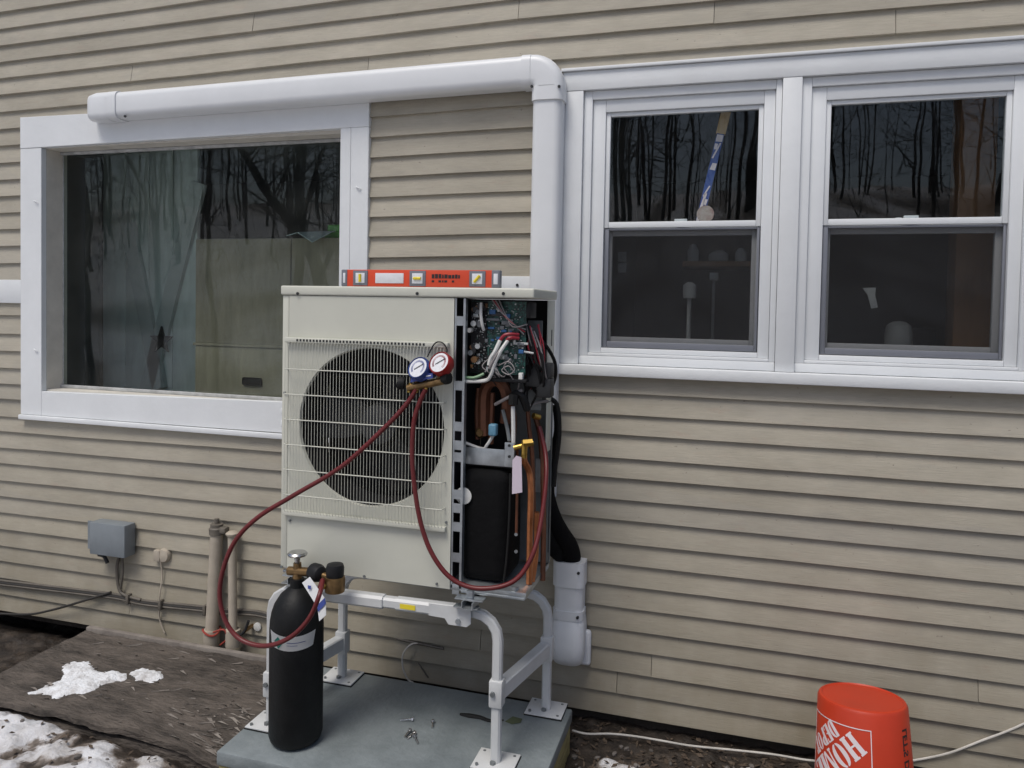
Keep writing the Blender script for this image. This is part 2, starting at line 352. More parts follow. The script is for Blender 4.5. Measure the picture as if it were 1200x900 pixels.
# bare woods on the hillside across the yard: what the window panes mirror
wb = MB(); rw = random.Random(11)
def limb(p, q, r0, r1, n=4):
    mid = p.lerp(q, .5) + Vector((rw.uniform(-1, 1), rw.uniform(-1, 1), rw.uniform(-1, 1)))*(q-p).length*.06
    wb.tube([p, mid, q], [r0, (r0+r1)/2, r1], n=n, smooth=False, caps=False)
def twigs(p, q, ln, k, r):
    for _ in range(k):
        b0 = p.lerp(q, rw.uniform(.2, 1)); e = b0 + Vector((rw.uniform(-1, 1), rw.uniform(-1, 1), rw.uniform(-.2, 1)))*ln
        limb(b0, e, r, r*.3, 3)
        for _ in range(2): limb(b0.lerp(e, rw.uniform(.4, 1)), e + Vector((rw.uniform(-1, 1), rw.uniform(-1, 1), rw.uniform(-.3, .8)))*ln*.6, r*.5, r*.2, 3)
for i in range(300):
    y = -15.0 - rw.random()**.8*42; x = rw.uniform(-52, 30)
    z = gz(x, y)-.3; h = rw.uniform(9, 17); r0 = rw.uniform(.022, .085); lean = Vector((rw.uniform(-.05, .05), rw.uniform(-.05, .05), 1))
    pts = [Vector((x, y, z)) + lean*h*t + Vector((rw.uniform(-.1, .1), rw.uniform(-.1, .1), 0))*h*.06*(t > 0) for t in (0, .25, .5, .75, 1)]
    wb.tube(pts, [r0*1.25, r0*.95, r0*.7, r0*.42, r0*.12], n=6, smooth=False)
    for k in range(10):
        t = rw.uniform(.2, .97); k0 = min(3, int(t*4)); p = pts[k0].lerp(pts[k0+1], t*4-k0); a = rw.uniform(0, 6.28); ln = (1.05-t)*h*.3+.5
        q = p + Vector((math.cos(a), math.sin(a), rw.uniform(.2, .9)))*ln
        wb.tube([p, p.lerp(q, .5)+Vector((0, 0, -.05*ln)), q], [r0*.32*(1.1-t)+.004, r0*.2*(1.1-t)+.005, .004], n=3, smooth=False, caps=False)
        f_ = p.lerp(q, .6) + Vector((rw.uniform(-1, 1), rw.uniform(-1, 1), rw.uniform(0, 1)))*ln*.5
        wb.tube([p.lerp(q, .5), f_], [.012, .004], n=3, smooth=False, caps=False)
for k in range(5500):
    p = Vector((rw.uniform(-48, 28), rw.uniform(-24, -12.5), 0)); p.z = gz(p.x, p.y) + rw.random()**1.3*7.5
    e = p + Vector((rw.uniform(-.5, .5), rw.uniform(-.4, .4), rw.uniform(-.2, 1)))*rw.uniform(.6, 1.9)
    wb.tube([p, e], [rw.uniform(.008, .02), .004], n=3, smooth=False, caps=False)
def PR(u, v, dd):
    """place across the yard that the wall plane mirrors towards pixel (u, v)"""
    r = FW + RT * ((u - PPX) / FPX) + UP * ((PPY - v) / FPX); p = CAMP + r*((3.2+dd)/r.y); p.y = -dd; return p
b0, b1, b2, b3 = PR(372, 330, 7.2), PR(340, 268, 7), PR(305, 220, 6.8), PR(250, 120, 6.6)
g0 = Vector((b0.x+.3, b0.y, gz(b0.x+.3, b0.y)-.2))
wb.tube([g0, b0, b1, b2, b3], [.15, .12, .085, .07, .03], n=8)
for p, q in ((b0, b1), (b1, b2), (b2, b3)): twigs(p, q, 1.1, 9, .018)
for (ua, va, ub, vb) in ((345, 285, 352, 140), (352, 250, 392, 130), (372, 330, 400, 200), (180, 260, 92, 120), (92, 260, 88, 100), (240, 330, 236, 120)):
    p, q = PR(ua, va, 7.4), PR(ub, vb, 7.6); limb(p, q, .045, .02, 5); twigs(p, q, .9, 9, .014); limb(Vector((p.x+.2, p.y, gz(p.x, p.y)-.2)), p, .06, .045, 5)
tag(wb.build('woods', BARK, recalc=False), 'bare winter woods on the hillside across the yard', 'woods', kind='stuff')

# ------------------------------------------------------------------ the house
HX0, HX1, HTOP = -4.7, 2.1, 3.75
house = thing('house', 'beige clapboard house wall with white trimmed windows', 'house', (-1.3, 0, 0))
def sag(x, z): return max(0, min(1.35, (-.9-x)/2.85)) * (-.004 - .019*(z-.15))
ROWS = [.055,.146,.237,.331,.414,.508,.599,.688,.776,.871,.957,1.046,1.128,1.225,1.307,1.394,1.487,1.58,1.68,1.775,1.868,1.962,2.056,2.145,2.234,2.323,2.412,2.502,2.594,2.684,2.775,2.868,2.956,3.042]
while ROWS[-1] < HTOP: ROWS.append(ROWS[-1]+.0885)
OPEN = [(-3.475, -1.71, 1.24, 2.55), (-.628, 1.025, 1.53, 2.645)]       # holes in the wall: x0, x1, z0, z1
rb = random.Random(4)
JOINTS = {0: [.625], 1: [-.42, -2.9], 2: [-.28, -1.02], 3: [-1.15, .9], 5: [-2.0], 12: [-3.1], 30: [-1.6, .55], 31: [-2.9, -.1], 32: [-.9], 33: [.35, -2.2]}
for i in range(len(ROWS)-1):
    z0, z1 = ROWS[i], ROWS[i+1]
    iv = [(HX0, HX1)]
    for (a, b, c, d_) in OPEN:
        if z1+.01 > c and z0 < d_:
            nv = []
            for (p, q) in iv:
                if b <= p or a >= q: nv.append((p, q)); continue
                if p < a: nv.append((p, a))
                if q > b: nv.append((b, q))
            iv = nv
    cuts = JOINTS.get(i, [rb.choice((rb.uniform(-4.4, -3.9), rb.uniform(1.25, 1.8)))])
    for (p, q) in iv:
        ss = [p] + sorted(c for c in cuts if p+.15 < c < q-.15) + [q]
        for a, b in zip(ss, ss[1:]):
            m = MB(); g = .0011; n = max(2, int((b-a)/.16)); th = rb.uniform(-.0012, .0015); ph = rb.uniform(0, 50)
            rings = []
            for k in range(n+1):
                x = a+g + (b-a-2*g)*k/n
                w = .0022*noise.noise(Vector((x*1.7+ph, z0*9, 0))) + .0009*noise.noise(Vector((x*9+ph, z0*9, 4)))
                wy = .0014*noise.noise(Vector((x*1.3, z0*11, ph)))
                s0 = sag(x, z0)+w; s1 = sag(x, z1)
                yb = -.0235-th+wy
                rings.append([m.bm.verts.new(c) for c in ((x, -.0005, z0+s0), (x, yb, z0+s0), (x, yb, z0+s0+.0012), (x, -.0052, z1+s1+.012), (x, -.0005, z1+s1+.012))])
            for r0, r1 in zip(rings, rings[1:]):
                for k in range(5): m.bm.faces.new((r0[k], r0[(k+1)%5], r1[(k+1)%5], r1[k]))
            m.bm.faces.new(rings[0]); m.bm.faces.new(rings[-1][::-1])
            m.build('clapboard', SID, house, ang=20)
# sheathing behind the boards, in pieces round the openings
zc = [.04, HTOP+.05]
pieces = [(HX0, -3.475, *zc), (-1.71, -.628, *zc), (1.025, HX1, *zc), (-3.475, -1.71, .04, 1.24), (-3.475, -1.71, 2.55, zc[1]), (-.628, 1.025, .04, 1.53), (-.628, 1.025, 2.645, zc[1]), (.17, .226, 1.53, 2.645)]
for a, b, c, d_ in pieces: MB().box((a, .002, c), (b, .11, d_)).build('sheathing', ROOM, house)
m = MB(); m.box((-2.62, .035, -.4), (HX1, .2, .09)); m.box((HX0, .45, -.4), (-2.62, .6, .09)); m.box((-2.66, .035, -.4), (-2.62, .6, .09)); m.build('foundation', FOUND, house)
m = MB(); m.box((HX0, .05, -.01), (-2.66, .09, .038)); m.build('rim_board', FOUND, house)
# rooms behind the windows
def room(x0, x1, y1, z0, z1, mat):
    m = MB(); t = .03
    m.box((x0, .112, z0-t), (x1, y1, z0)); m.box((x0, .112, z1), (x1, y1, z1+t)); m.box((x0-t, .112, z0-t), (x0, y1, z1+t)); m.box((x1, .112, z0-t), (x1+t, y1, z1+t)); m.box((x0-t, y1, z0-t), (x1+t, y1+t, z1+t))
    m.build('room_shell', mat, house)
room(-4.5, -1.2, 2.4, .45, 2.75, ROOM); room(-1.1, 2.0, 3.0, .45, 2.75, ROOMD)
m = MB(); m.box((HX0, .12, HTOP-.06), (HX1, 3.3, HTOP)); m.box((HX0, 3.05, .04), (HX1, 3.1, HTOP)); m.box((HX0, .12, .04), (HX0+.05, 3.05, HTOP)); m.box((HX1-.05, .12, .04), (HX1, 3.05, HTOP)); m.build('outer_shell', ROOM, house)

# white belt boards at sill height
m = MB(); m.box((HX0, -.030, 1.713), (-3.599, -.001, 1.836), .002); m.build('belt_board', WHITE, house)
m = MB(); m.box((-1.581, -.030, 1.74), (-.70, -.001, 1.872), .002); m.build('belt_board', WHITE, house)

# picture window (left)
def quad_board(pts, y0, y1, name, mat, parent, bev=.002):
    m = MB(); m.prism([(x, y0, z) for x, z in pts], (0, y1-y0, 0))
    es = [e for e in m.bm.edges]; bmesh.ops.bevel(m.bm, geom=es, offset=bev, segments=1, affect='EDGES')
    return m.build(name, mat, parent, ang=25)
CY = -.034
pw = quad_board([(-3.597, 2.521), (-3.597, 2.683), (-1.583, 2.664), (-1.583, 2.537)], CY, -.001, 'picture_window', WHITE, house)   # head casing is the root part
quad_board([(-3.597, 1.128), (-3.597, 2.5195), (-3.457, 2.5195), (-3.457, 1.128)], CY+.001, -.001, 'side_casing', WHITE, pw)
quad_board([(-1.7255, 1.284), (-1.7255, 2.5355), (-1.673, 2.5355), (-1.673, 1.284)], CY+.001, -.001, 'side_casing', WHITE, pw)
quad_board([(-1.6715, 1.131), (-1.6715, 2.5355), (-1.583, 2.5355), (-1.583, 1.131)], CY, -.001, 'side_casing', WHITE, pw)
quad_board([(-3.4555, 1.128), (-3.4555, 1.254), (-1.6730, 1.2825), (-1.6730, 1.131)], CY, -.001, 'bottom_casing', WHITE, pw)
m = MB(); m.box((-3.60, -.046, 1.102), (-1.58, -.001, 1.1265), .003); m.build('sill_lip', WHITE, pw)
m = MB(); 
for a, b in (((-3.475, -.001, 1.235), (-3.4565, .125, 2.53)), ((-1.7265, -.001, 1.27), (-1.71, .125, 2.54)), ((-3.4565, -.001, 2.521), (-1.7265, .125, 2.55)), ((-3.4565, -.001, 1.235), (-1.7265, .125, 1.262))): m.box(a, b)
m.build('jamb', JAMB, pw)
m = MB()
for a, b in (((-3.456, .080, 1.263), (-1.727, .100, 1.279)), ((-3.456, .080, 2.505), (-1.727, .100, 2.5195)), ((-1.7375, .081, 1.280), (-1.7275, .101, 2.504)), ((-3.456, .096, 1.280), (-3.4505, .101, 2.504))): m.box(a, b, .002)
m.build('glazing_stop', M('grey_putty', (.42, .43, .43), .7, var=.25, vs=20), pw)
MB().box((-3.455, .104, 1.264), (-1.728, .109, 2.518)).build('pane', GLASS_L, pw)
for u, v in ((42, 236), (42, 410), (420, 220)):
    c = P(u, v, CY-.002); m = MB(); m.tube([c+Vector((-.012, 0, .004)), c+Vector((0, -.006, 0)), c+Vector((.012, -.002, -.006))], .003, n=6); m.build('turn_button', WHITE, pw)

# two double-hung windows in one casing (right)
RC = -.034
head = MB().box((-.698, RC, 2.637), (1.10, -.001, 2.714), .002).build('twin_window_casing', WHITE, house)
MB().box((-.704, -.045, 2.7155), (1.106, -.001, 2.728), .002).build('drip_cap', WHITE, head)
for a, b in ((-.698, -.611), (.163, .233), (1.01, 1.10)): MB().box((a, RC+.001, 1.5105), (b, -.001, 2.6355), .002).build('side_casing', WHITE, head)
MB().box((-.706, -.062, 1.466), (1.108, -.001, 1.509), .004).build('sill', WHITE, head)
MB().box((-.6105, -.018, 1.5105), (.162, .04, 1.545), .003).build('sill_apron', VINYL, head)
MB().box((.2335, -.018, 1.5105), (1.009, .04, 1.545), .003).build('sill_apron', VINYL, head)
def frame(m, x0, x1, z0, z1, w, y0, y1, bev=.002, ws=None):
    wl_, wr, wb_, wt = ws or (w, w, w, w)
    m.box((x0, y0, z0), (x0+wl_, y1, z1), bev); m.box((x1-wr, y0, z0), (x1, y1, z1), bev)
    m.box((x0+wl_+.0003, y0+.0004, z1-wt), (x1-wr-.0003, y1, z1), bev); m.box((x0+wl_+.0003, y0+.0004, z0), (x1-wr-.0003, y1, z0+wb_), bev)
def dh(xa, xb):
    """xa..xb is the clear casing opening"""
    g0, g1 = xa+.091, xb-.066                                   # sash edges
    m = MB(); frame(m, xa+.001, xb-.001, 1.546, 2.636, .03, -.016, .11, ws=(.035, .022, .012, .035))
    w = m.build('double_hung_window', VINYL, house)
    m = MB(); frame(m, xa+.037, xb-.024, 1.559, 2.600, .03, -.002, .10, ws=(.053, .041, .02, .05)); m.build('inner_frame', VINYL, w)
    m = MB(); frame(m, g0, g1, 2.076, 2.549, .018, .008, .030, ws=(.018, .018, .024, .016)); m.build('upper_sash', VINYL, w)
    MB().box((g0+.018, .018, 2.099), (g1-.018, .023, 2.534)).build('pane', GLASS_R, w)
    m = MB(); frame(m, g0+.001, g1-.001, 1.58, 2.0745, .03, .034, .056, ws=(.03, .03, .045, .03)); m.build('lower_sash', VINYL, w)
    MB().box((g0+.031, .044, 1.625), (g1-.031, .049, 2.045)).build('pane', GLASS_R, w)
    m = MB(); frame(m, g0+.002, g1-.002, 1.582, 2.0735, .02, .012, .022, ws=(.018, .010, .024, .008)); m.build('screen_frame', ALU, w)
    MB().box((g0+.021, .016, 1.607), (g1-.013, .0172, 2.065)).build('insect_screen', SCREEN, w)
    m = MB(); m.box((g0+.2, -.003, 2.100), (g0+.2, -.003, 2.100)) if False else m.box(((g0+g1)/2-.025, .0305, 2.1005), ((g0+g1)/2+.025, .05, 2.112), .002); m.build('sash_lock', VINYL, w)
dh(-.611, .163); dh(.233, 1.01)

# ------------------------------------------------------------------ things seen through the panes
def bx(name, mat, u0, v0, u1, v1, y, dep, label=None, cat=None, parent=None, bev=.004):
    a = P(u0, v1, y); b = P(u1, v0, y); m = MB(); m.box((a.x, y, a.z), (b.x, y+dep, b.z), bev)
    o = m.build(name, mat, parent, origin=((a.x+b.x)/2, y, min(a.z, b.z)))
    return tag(o, label, cat) if parent is None else o
# barn-style door with V braces and star
DY = .82
a = P(120, 470, DY); b = P(232, 150, DY)
door = thing('barn_door', 'grey green plank door with V braces behind the picture window', 'door', (a.x, DY, .46))
w3 = (b.x-a.x)/4
for k in range(4): MB().box((a.x+w3*k+.003, DY, .46), (a.x+w3*(k+1)-.003, DY+.03, 2.7), .003).build('plank', DOORM, door)
def brace(p, q, wd):
    p = Vector((p.x, 0, p.z)); q = Vector((q.x, 0, q.z)); n = (q-p).normalized().cross(Vector((0, 1, 0)))*wd/2
    m = MB(); m.prism([(c.x, DY-.032, c.z) for c in (p-n, p+n, q+n, q-n)], (0, .028, 0)); m.build('brace', DOORB, door)
brace(P(147, 235, DY), P(190, 455, DY), .10); brace(P(236, 215, DY), P(172, 470, DY-.0), .10)
sp = P(187, 399, DY-.06); st = []
for k in range(10):
    r_ = .088 if k % 2 == 0 else .036; t = math.pi/2 + k*math.pi/5; st.append((sp.x+r_*math.cos(t), DY-.05, sp.z+r_*math.sin(t)))
tag(MB().prism(st, (0, .014, 0)).build('metal_star', BLACK, origin=(sp.x, DY-.05, sp.z)), 'black five pointed star fixed on the grey plank door', 'star')
bx('wall_panel', DOORB, 60, 160, 116, 470, 1.25, .03, 'dark panel standing left of the plank door indoors', 'panel')
# plywood cabinet
CYY = .5
a = P(228, 480, CYY); b = P(403, 278, CYY)
cab = thing('plywood_cabinet', 'tan plywood cabinet standing inside the picture window', 'cabinet', (a.x, CYY, .46))
sx_ = P(341, 300, CYY).x; hz = P(300, 405, CYY).z; XR = b.x+.55
MB().box((a.x, CYY+.021, .46), (XR, CYY+.5, b.z), .003).build('carcass', PLY, cab)
MB().box((a.x+.002, CYY, hz+.006), (sx_-.003, CYY+.02, b.z-.004), .003).build('panel', PLY, cab)
MB().box((sx_+.003, CYY, hz+.006), (XR-.002, CYY+.02, b.z-.004), .003).build('panel', PLY, cab)
dr = MB().box((a.x+.002, CYY, .47), (XR-.002, CYY+.02, hz-.012), .003).build('drawer_front', PLY, cab)
MB().box((a.x-.01, CYY-.006, hz-.011), (XR, CYY+.02, hz+.005), .002).build('rail', PLY, cab)
hc = P(296, 447, CYY); MB().box((hc.x-.062, CYY-.004, hc.z-.022), (hc.x+.062, CYY+.002, hc.z+.022), .012, 4).build('hand_slot', BLACK, cab)
m = MB(); c0 = P(345, 271, CYY-.02)
pts = [(0, 0, .0), (.10, -.05, .012), (.22, -.10, -.045), (.30, -.02, .02), (.26, .12, .03), (.08, .14, .03)]
m.prism([(c0.x+x-.08, CYY+.03+y, b.z+.012+z) for x, y, z in pts], (0, 0, .004)); tag(m.build('plastic_film', CLEAR, origin=(c0.x, CYY, b.z)), 'crumpled clear film lying on top of the plywood cabinet', 'film')
g0 = P(380, 262, CYY+.05); m = MB(); m.box((g0.x, CYY+.05, b.z+.001), (g0.x+.35, CYY+.25, b.z+.032), .006); m.box((g0.x+.015, CYY+.052, b.z+.0325), (g0.x+.33, CYY+.24, b.z+.075), .01, 3)
tag(m.build('green_tray', GREENP, origin=(g0.x, CYY, b.z)), 'bright green plastic tray on top of the plywood cabinet', 'tray')
# right-hand rooms
HY = .13
a = P(819, 262, HY); b = P(851, 130, HY)
stick = thing('hockey_stick', 'blue and white hockey stick leaning inside the left sash window', 'stick', (a.x, HY, 2.06))
def along(t): return a.lerp(b, t)
dv = (b-a).normalized(); nv = Vector((dv.z, 0, -dv.x))
def seg(t0, t1, w, dep, name, mat, parent, off=0):
    p, q = along(t0), along(t1); n = nv*w/2; m = MB(); m.prism([Vector((c.x, HY-off, c.z)) for c in (p-n, p+n, q+n, q-n)], (0, dep, 0)); return m.build(name, mat, parent)
seg(-.05, .80, .030, .02, 'shaft', STICKB, stick); seg(.80, 1.0, .038, .028, 'grip_tape', TANTAPE, stick, .004)
def mark(t0, t1, s0, s1, s2, s3):
    p, q = along(t0), along(t1); m = MB(); m.prism([Vector((c.x, HY-.0015, c.z)) for c in (p+nv*s0, p+nv*s1, q+nv*s2, q+nv*s3)], (0, .001, 0)); m.build('printed_mark', PRINTW, stick)
mark(.02, .10, -.014, -.002, 0, -.012); mark(.14, .27, -.012, -.002, .004, -.006); mark(.17, .22, -.002, .010, .012, -.002); mark(.24, .34, -.012, -.006, .010, .004)
mark(.48, .54, -.010, .012, .014, -.004); mark(.58, .72, -.013, -.006, .012, .005); mark(.66, .71, -.012, -.002, .0, -.013); mark(.73, .79, -.013, .013, .013, -.013)
t0 = P(827, 255, HY-.02); tr_ = thing('tape_roll', 'red and tan roll of tape on the meeting rail of the left sash window', 'tape roll', (t0.x, HY-.045, 2.0995))
m = MB(); MX = Matrix.Rotation(R(90), 3, 'X'); m.lathe([(.016, -.012), (.034, -.012), (.034, .012), (.016, .012)], (t0.x, HY-.06, 2.134), 24, MX); m.build('tape', M('dull_red_tape', (.30, .16, .14), .6, col2=(.42, .38, .34), vs=25), tr_)
m = MB(); m.lathe([(.008, -.0115), (.0155, -.0115), (.0155, .0115), (.008, .0115)], (t0.x, HY-.06, 2.134), 20, MX); m.build('core', REDG, tr_)
MB().box((-.51, .058, 2.07), (.09, .11, 2.0985)).build('inner_ledge', VINYL, house); MB().box((.33, .058, 2.07), (.94, .11, 2.0985)).build('inner_ledge', VINYL, house)
def litter(name, label, cat, u, v, y, z, n=6, sd=1):
    r = random.Random(sd); c = P(u, v, y); m = MB()
    for k in range(n):
        x = c.x + (k-n/2)*.014; h = r.uniform(.004, .011); m.box((x, y, z), (x+r.uniform(.008, .02), y+.02, z+h), .001)
    tag(m.build(name, PAPER, origin=(c.x, y, z)), label, cat)
litter('paper_scrap', 'torn white scrap beside the tape roll on the sash rail', 'scrap', 803, 260, .07, 2.0988, 5, 1)
litter('paper_scrap', 'small white scrap on the meeting rail of the right sash window', 'scrap', 1062, 253, .07, 2.0988, 5, 2)
a = P(1120, 300, .55); b = P(1164, 300, .55); tag(MB().box((a.x, .55, .46), (b.x, .68, 2.74), .004).build('wood_post', POST, origin=(a.x, .55, .46)), 'brown timber post inside the right sash window', 'post')
m = MB(); c = P(1053, 386, .25); m.lathe([(.045, 0), (.052, .01), (.052, .09), (.045, .125), (.026, .14), (.01, .143)], (c.x, .25, 1.57), 24); tag(m.build('white_jug', M('dull_white_plastic', (.42, .42, .42), .5), origin=(c.x, .25, 1.57)), 'dull white rounded jug on the sill inside the right sash window', 'jug')
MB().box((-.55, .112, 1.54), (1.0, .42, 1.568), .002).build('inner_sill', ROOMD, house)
m = MB(); c = P(1082, 392, .3); m.lathe([(.045, 0), (.045, .11), (.04, .115)], (c.x, .3, 1.57), 20); tag(m.build('dark_can', BLACK, origin=(c.x, .3, 1.57)), 'dark can beside the white jug inside the right sash window', 'can')
m = MB(); c = P(1020, 346, .3); m.prism([(c.x+x, .3, c.z+z) for x, z in ((-.03, .03), (.02, .032), (.018, .0), (.03, -.05), (.005, -.055), (-.01, 0))], (0, .004, 0)); tag(m.build('hanging_rag', PAPER, origin=(c.x, .3, c.z)), 'small pale rag hanging inside the right sash window', 'rag')
for k, v in enumerate((301, 314)):
    c = P(729, v, .9); tag(MB().box((c.x-.022, .9, c.z-.025), (c.x+.022, .906, c.z+.025), .004).build('wall_plate', PAPER, origin=(c.x, .9, c.z)), ('upper' if k == 0 else 'lower') + ' of two small white plates inside the left sash window', 'wall plate')
c = P(725, 300, .91); tag(MB().box((c.x-.3, .908, .46), (c.x+.09, .94, 2.74)).build('partition', ROOMD, origin=(c.x, .91, .46)), 'dark partition inside the left sash window', 'partition')
m = MB(); c = P(836, 350, .5); m.tube([(c.x, .5, 1.6), (c.x, .5, c.z+.09)], .007); m.box((c.x-.02, .49, c.z+.085), (c.x+.02, .51, c.z+.12), .004); tag(m.build('steel_rod', GALV, origin=(c.x, .5, 1.57)), 'thin steel rod standing inside the left sash window', 'rod')
m = MB(); c = P(808, 342, .5); m.lathe([(.028, 0), (.03, .01), (.03, .06), (.012, .075)], (c.x, .5, c.z-.03), 20); m.tube([(c.x, .5, 1.57), (c.x, .5, c.z-.03)], .01); tag(m.build('stem_knob', PAPER, origin=(c.x, .5, 1.57)), 'small pale knob on a stem inside the left sash window', 'knob')
sh = MB().box((P(800, 305, .8).x, .8, P(800, 312, .8).z), (P(885, 305, .8).x, 1.1, P(800, 306, .8).z)).build('shelf', POST, origin=(0, .8, 1.9)); tag(sh, 'dim wooden shelf inside the left sash window', 'shelf')

SZ = P(800, 306, .8).z + .001
for u, r_, h_, lb in ((812, .03, .09, 'narrow pale bottle at the left end of the dim shelf indoors'), (842, .05, .06, 'wide pale bowl in the middle of the dim shelf indoors'), (868, .028, .07, 'short pale tin at the right end of the dim shelf indoors')):
    c = P(u, 300, .92); tag(MB().lathe([(r_*.7, 0), (r_, .008), (r_, h_*.7), (r_*.5, h_), (r_*.4, h_+.004)], (c.x, .92, SZ), 16).build('shelf_item', PAPER, origin=(c.x, .92, SZ)), lb, 'container')

# ------------------------------------------------------------------ white line-set cover on the wall
dc = thing('line_set_cover', 'long white plastic line cover running over the picture window and down the wall', 'line cover', (-.75, -.06, 1.85))
def rsec(w, d, r=.03, n=4):
    pts = []
    for cx, cy, a0 in ((w/2-r, -d+r, -90), (w/2-r*.05, -.0, 0), (-w/2+r*.05, 0, 90), (-w/2+r, -d+r, 180)):
        if cy == 0: pts.append((cx, 0)); continue
        for k in range(n+1):
            t = R(a0 + 90*k/n); pts.append((cx + r*math.cos(t), cy + r*math.sin(t)))
    return pts
def duct(p0, p1, w, d, name, parent, r=.032, grow=0, wax=None):
    """channel between two wall points (x,z): section stands off the wall in -y"""
    p0 = Vector((p0[0], -.036, p0[1])); p1 = Vector((p1[0], -.036, p1[1])); t = (p1-p0).normalized(); wv = t.cross(Vector((0, 1, 0)))
    m = MB(); sec = rsec(w+grow, d+grow/2, r)
    m.prism([p0 + wv*a + Vector((0, b, 0)) for a, b in sec], p1-p0); return m.build(name, DUCT, parent, ang=50)
hz0 = Vector((-2.955, 2.690)); hz1 = Vector((-.79, 2.7115))
duct(hz0, hz1, .128, .082, 'horizontal_channel', dc)
duct((-2.955, 2.690), (-2.90, 2.6905), .128, .082, 'coupling', dc, grow=.01)
# wall inlet at the left end: rounded hood
m = MB(); secs = []
for x, s, dd in ((-2.954, 1.06, .087), (-3.03, 1.06, .087), (-3.075, .98, .078), (-3.095, .8, .05), (-3.10, .62, .02)):
    secs.append([m.bm.verts.new((x, -.036+b, 2.688-.008*(1-s)+a)) for a, b in rsec(.132*s, dd, min(.034, dd*.48))])
for r0, r1 in zip(secs, secs[1:]):
    for k in range(len(r0)): m.bm.faces.new((r0[k], r0[(k+1)%len(r0)], r1[(k+1)%len(r0)], r1[k]))
m.bm.faces.new(secs[0]); m.bm.faces.new(secs[-1]); m.build('wall_inlet', DUCT, dc, ang=60)
# corner elbow
m = MB(); ring = []; cx, cz = -.8155, 2.6405; 
for k in range(9):
    t = R(90 - 90*k/8); dirv = Vector((math.cos(t), 0, math.sin(t)))
    ring.append([m.bm.verts.new(Vector((cx, -.036, cz)) + dirv*(.0695 + a) + Vector((0, b, 0))) for a, b in rsec(.135, .087, .034)])
for r0, r1 in zip(ring, ring[1:]):
    for k in range(len(r0)): m.bm.faces.new((r0[k], r0[(k+1)%len(r0)], r1[(k+1)%len(r0)], r1[k]))
m.bm.faces.new(ring[0]); m.bm.faces.new(ring[-1]); m.build('elbow', DUCT, dc, ang=60)
duct((-.8165, 2.7105), (-.855, 2.710), .135, .087, 'elbow_collar', dc); duct((-.746, 2.642), (-.7465, 2.585), .135, .087, 'elbow_collar', dc)
duct((-.7475, 2.586), (-.7495, .95), .124, .080, 'vertical_channel', dc)
for u, v, y in ((655, 101, -.124), (146, 136, -.119), (623, 101, -.122), (606, 334, -.034)):
    c = P(u, v, y); MB().cyl(c, c+Vector((0, .006, 0)), .006, n=10).build('screw', DARKM, dc)

ld = thing('line_cover_end', 'short white plastic line cover with elbow low on the wall beside the unit', 'line cover', (-.62, -.06, .27))
LX = -.617
duct((LX, .702), (LX, .60), .128, .085, 'top_collar', ld, grow=.004); duct((LX, .605), (LX, .47), .121, .080, 'channel', ld); duct((LX, .50), (LX, .462), .126, .083, 'lower_collar', ld, grow=.003)
m = MB(); ring = []
for z, s, dd, yo in ((.463, 1.0, .085, 0), (.43, 1.06, .10, 0), (.36, 1.10, .112, 0), (.31, 1.06, .108, 0), (.275, .9, .085, 0), (.262, .7, .05, 0)):
    ring.append([m.bm.verts.new((LX+a, -.03+b, z)) for a, b in rsec(.13*s, dd, min(.04, dd*.48))])
for r0, r1 in zip(ring, ring[1:]):
    for k in range(len(r0)): m.bm.faces.new((r0[k], r0[(k+1)%len(r0)], r1[(k+1)%len(r0)], r1[k]))
m.bm.faces.new(ring[0]); m.bm.faces.new(ring[-1]); m.build('wall_elbow', DUCT, ld, ang=60)
m = MB(); m.box((LX-.075, -.045, .25), (LX+.088, -.016, .40), .013, 3); m.build('flange', DUCT, ld)
for z in (.665, .482): m = MB(); m.cyl((LX+.045, -.125, z), (LX+.045, -.115, z), .006, n=10); m.build('screw', DARKM, ld)
# black insulated line set going into it
ls = thing('insulated_line_set', 'black insulated refrigerant lines curving into the low white line cover', 'line set', (-.62, -.15, .7))
m = MB(); m.tube([P(650, 475, -.30), P(652, 505, -.28), P(646, 535, -.25), P(643, 560, -.24), P(641, 590, -.22)], [.009, .010, .014, .024, .03], n=12); m.build('insulation', FOAM, ls)
m = MB(); m.tube([P(640, 570, -.22), P(645, 600, -.20), P(653, 622, -.16), P(663, 638, -.11), (LX+.004, -.079, .722), (LX+.002, -.079, .69), (LX, -.079, .64)], [.025, .036, .044, .046, .041, .037, .034], n=14); m.build('insulation', FOAM, ls)
m = MB(); m.tube([P(636, 600, -.25), P(640, 625, -.22), P(650, 645, -.16), P(656, 652, -.10), (LX-.03, -.085, .67)], [.02, .024, .028, .026, .022], n=12); m.build('insulation', FOAM, ls)

# ------------------------------------------------------------------ outdoor unit
AX0, AX1, AY0, AY1, AZ0, AZ1 = -1.587, -.637, -.687, -.357, .756, 1.804
FY = AY0
def F(u, v, y=None): return P(u, v, FY if y is None else y)
ac = thing('outdoor_heat_pump', 'cream outdoor heat pump with its right service panel off on the white stand', 'heat pump', ((AX0+AX1)/2, (AY0+AY1)/2, AZ0))
XP = F(530, 500).x; XS = F(543, 500).x
m = MB(); m.box((AX0-.006, AY0-.006, AZ1-.034), (AX1+.006, AY1+.006, AZ1), .006, 3); lid = m.build('lid', CREAM, ac)
for u in (349, 489, 590): c = F(u, 344, FY-.006); MB().cyl(c, c+Vector((0, -.003, 0)), .0055, n=10).build('screw', DARKM, lid)
m = MB(); m.box((AX0+.01, AY0+.004, AZ0), (AX1-.004, AY1, AZ0+.022), .003); m.build('base_pan', GALV, ac)
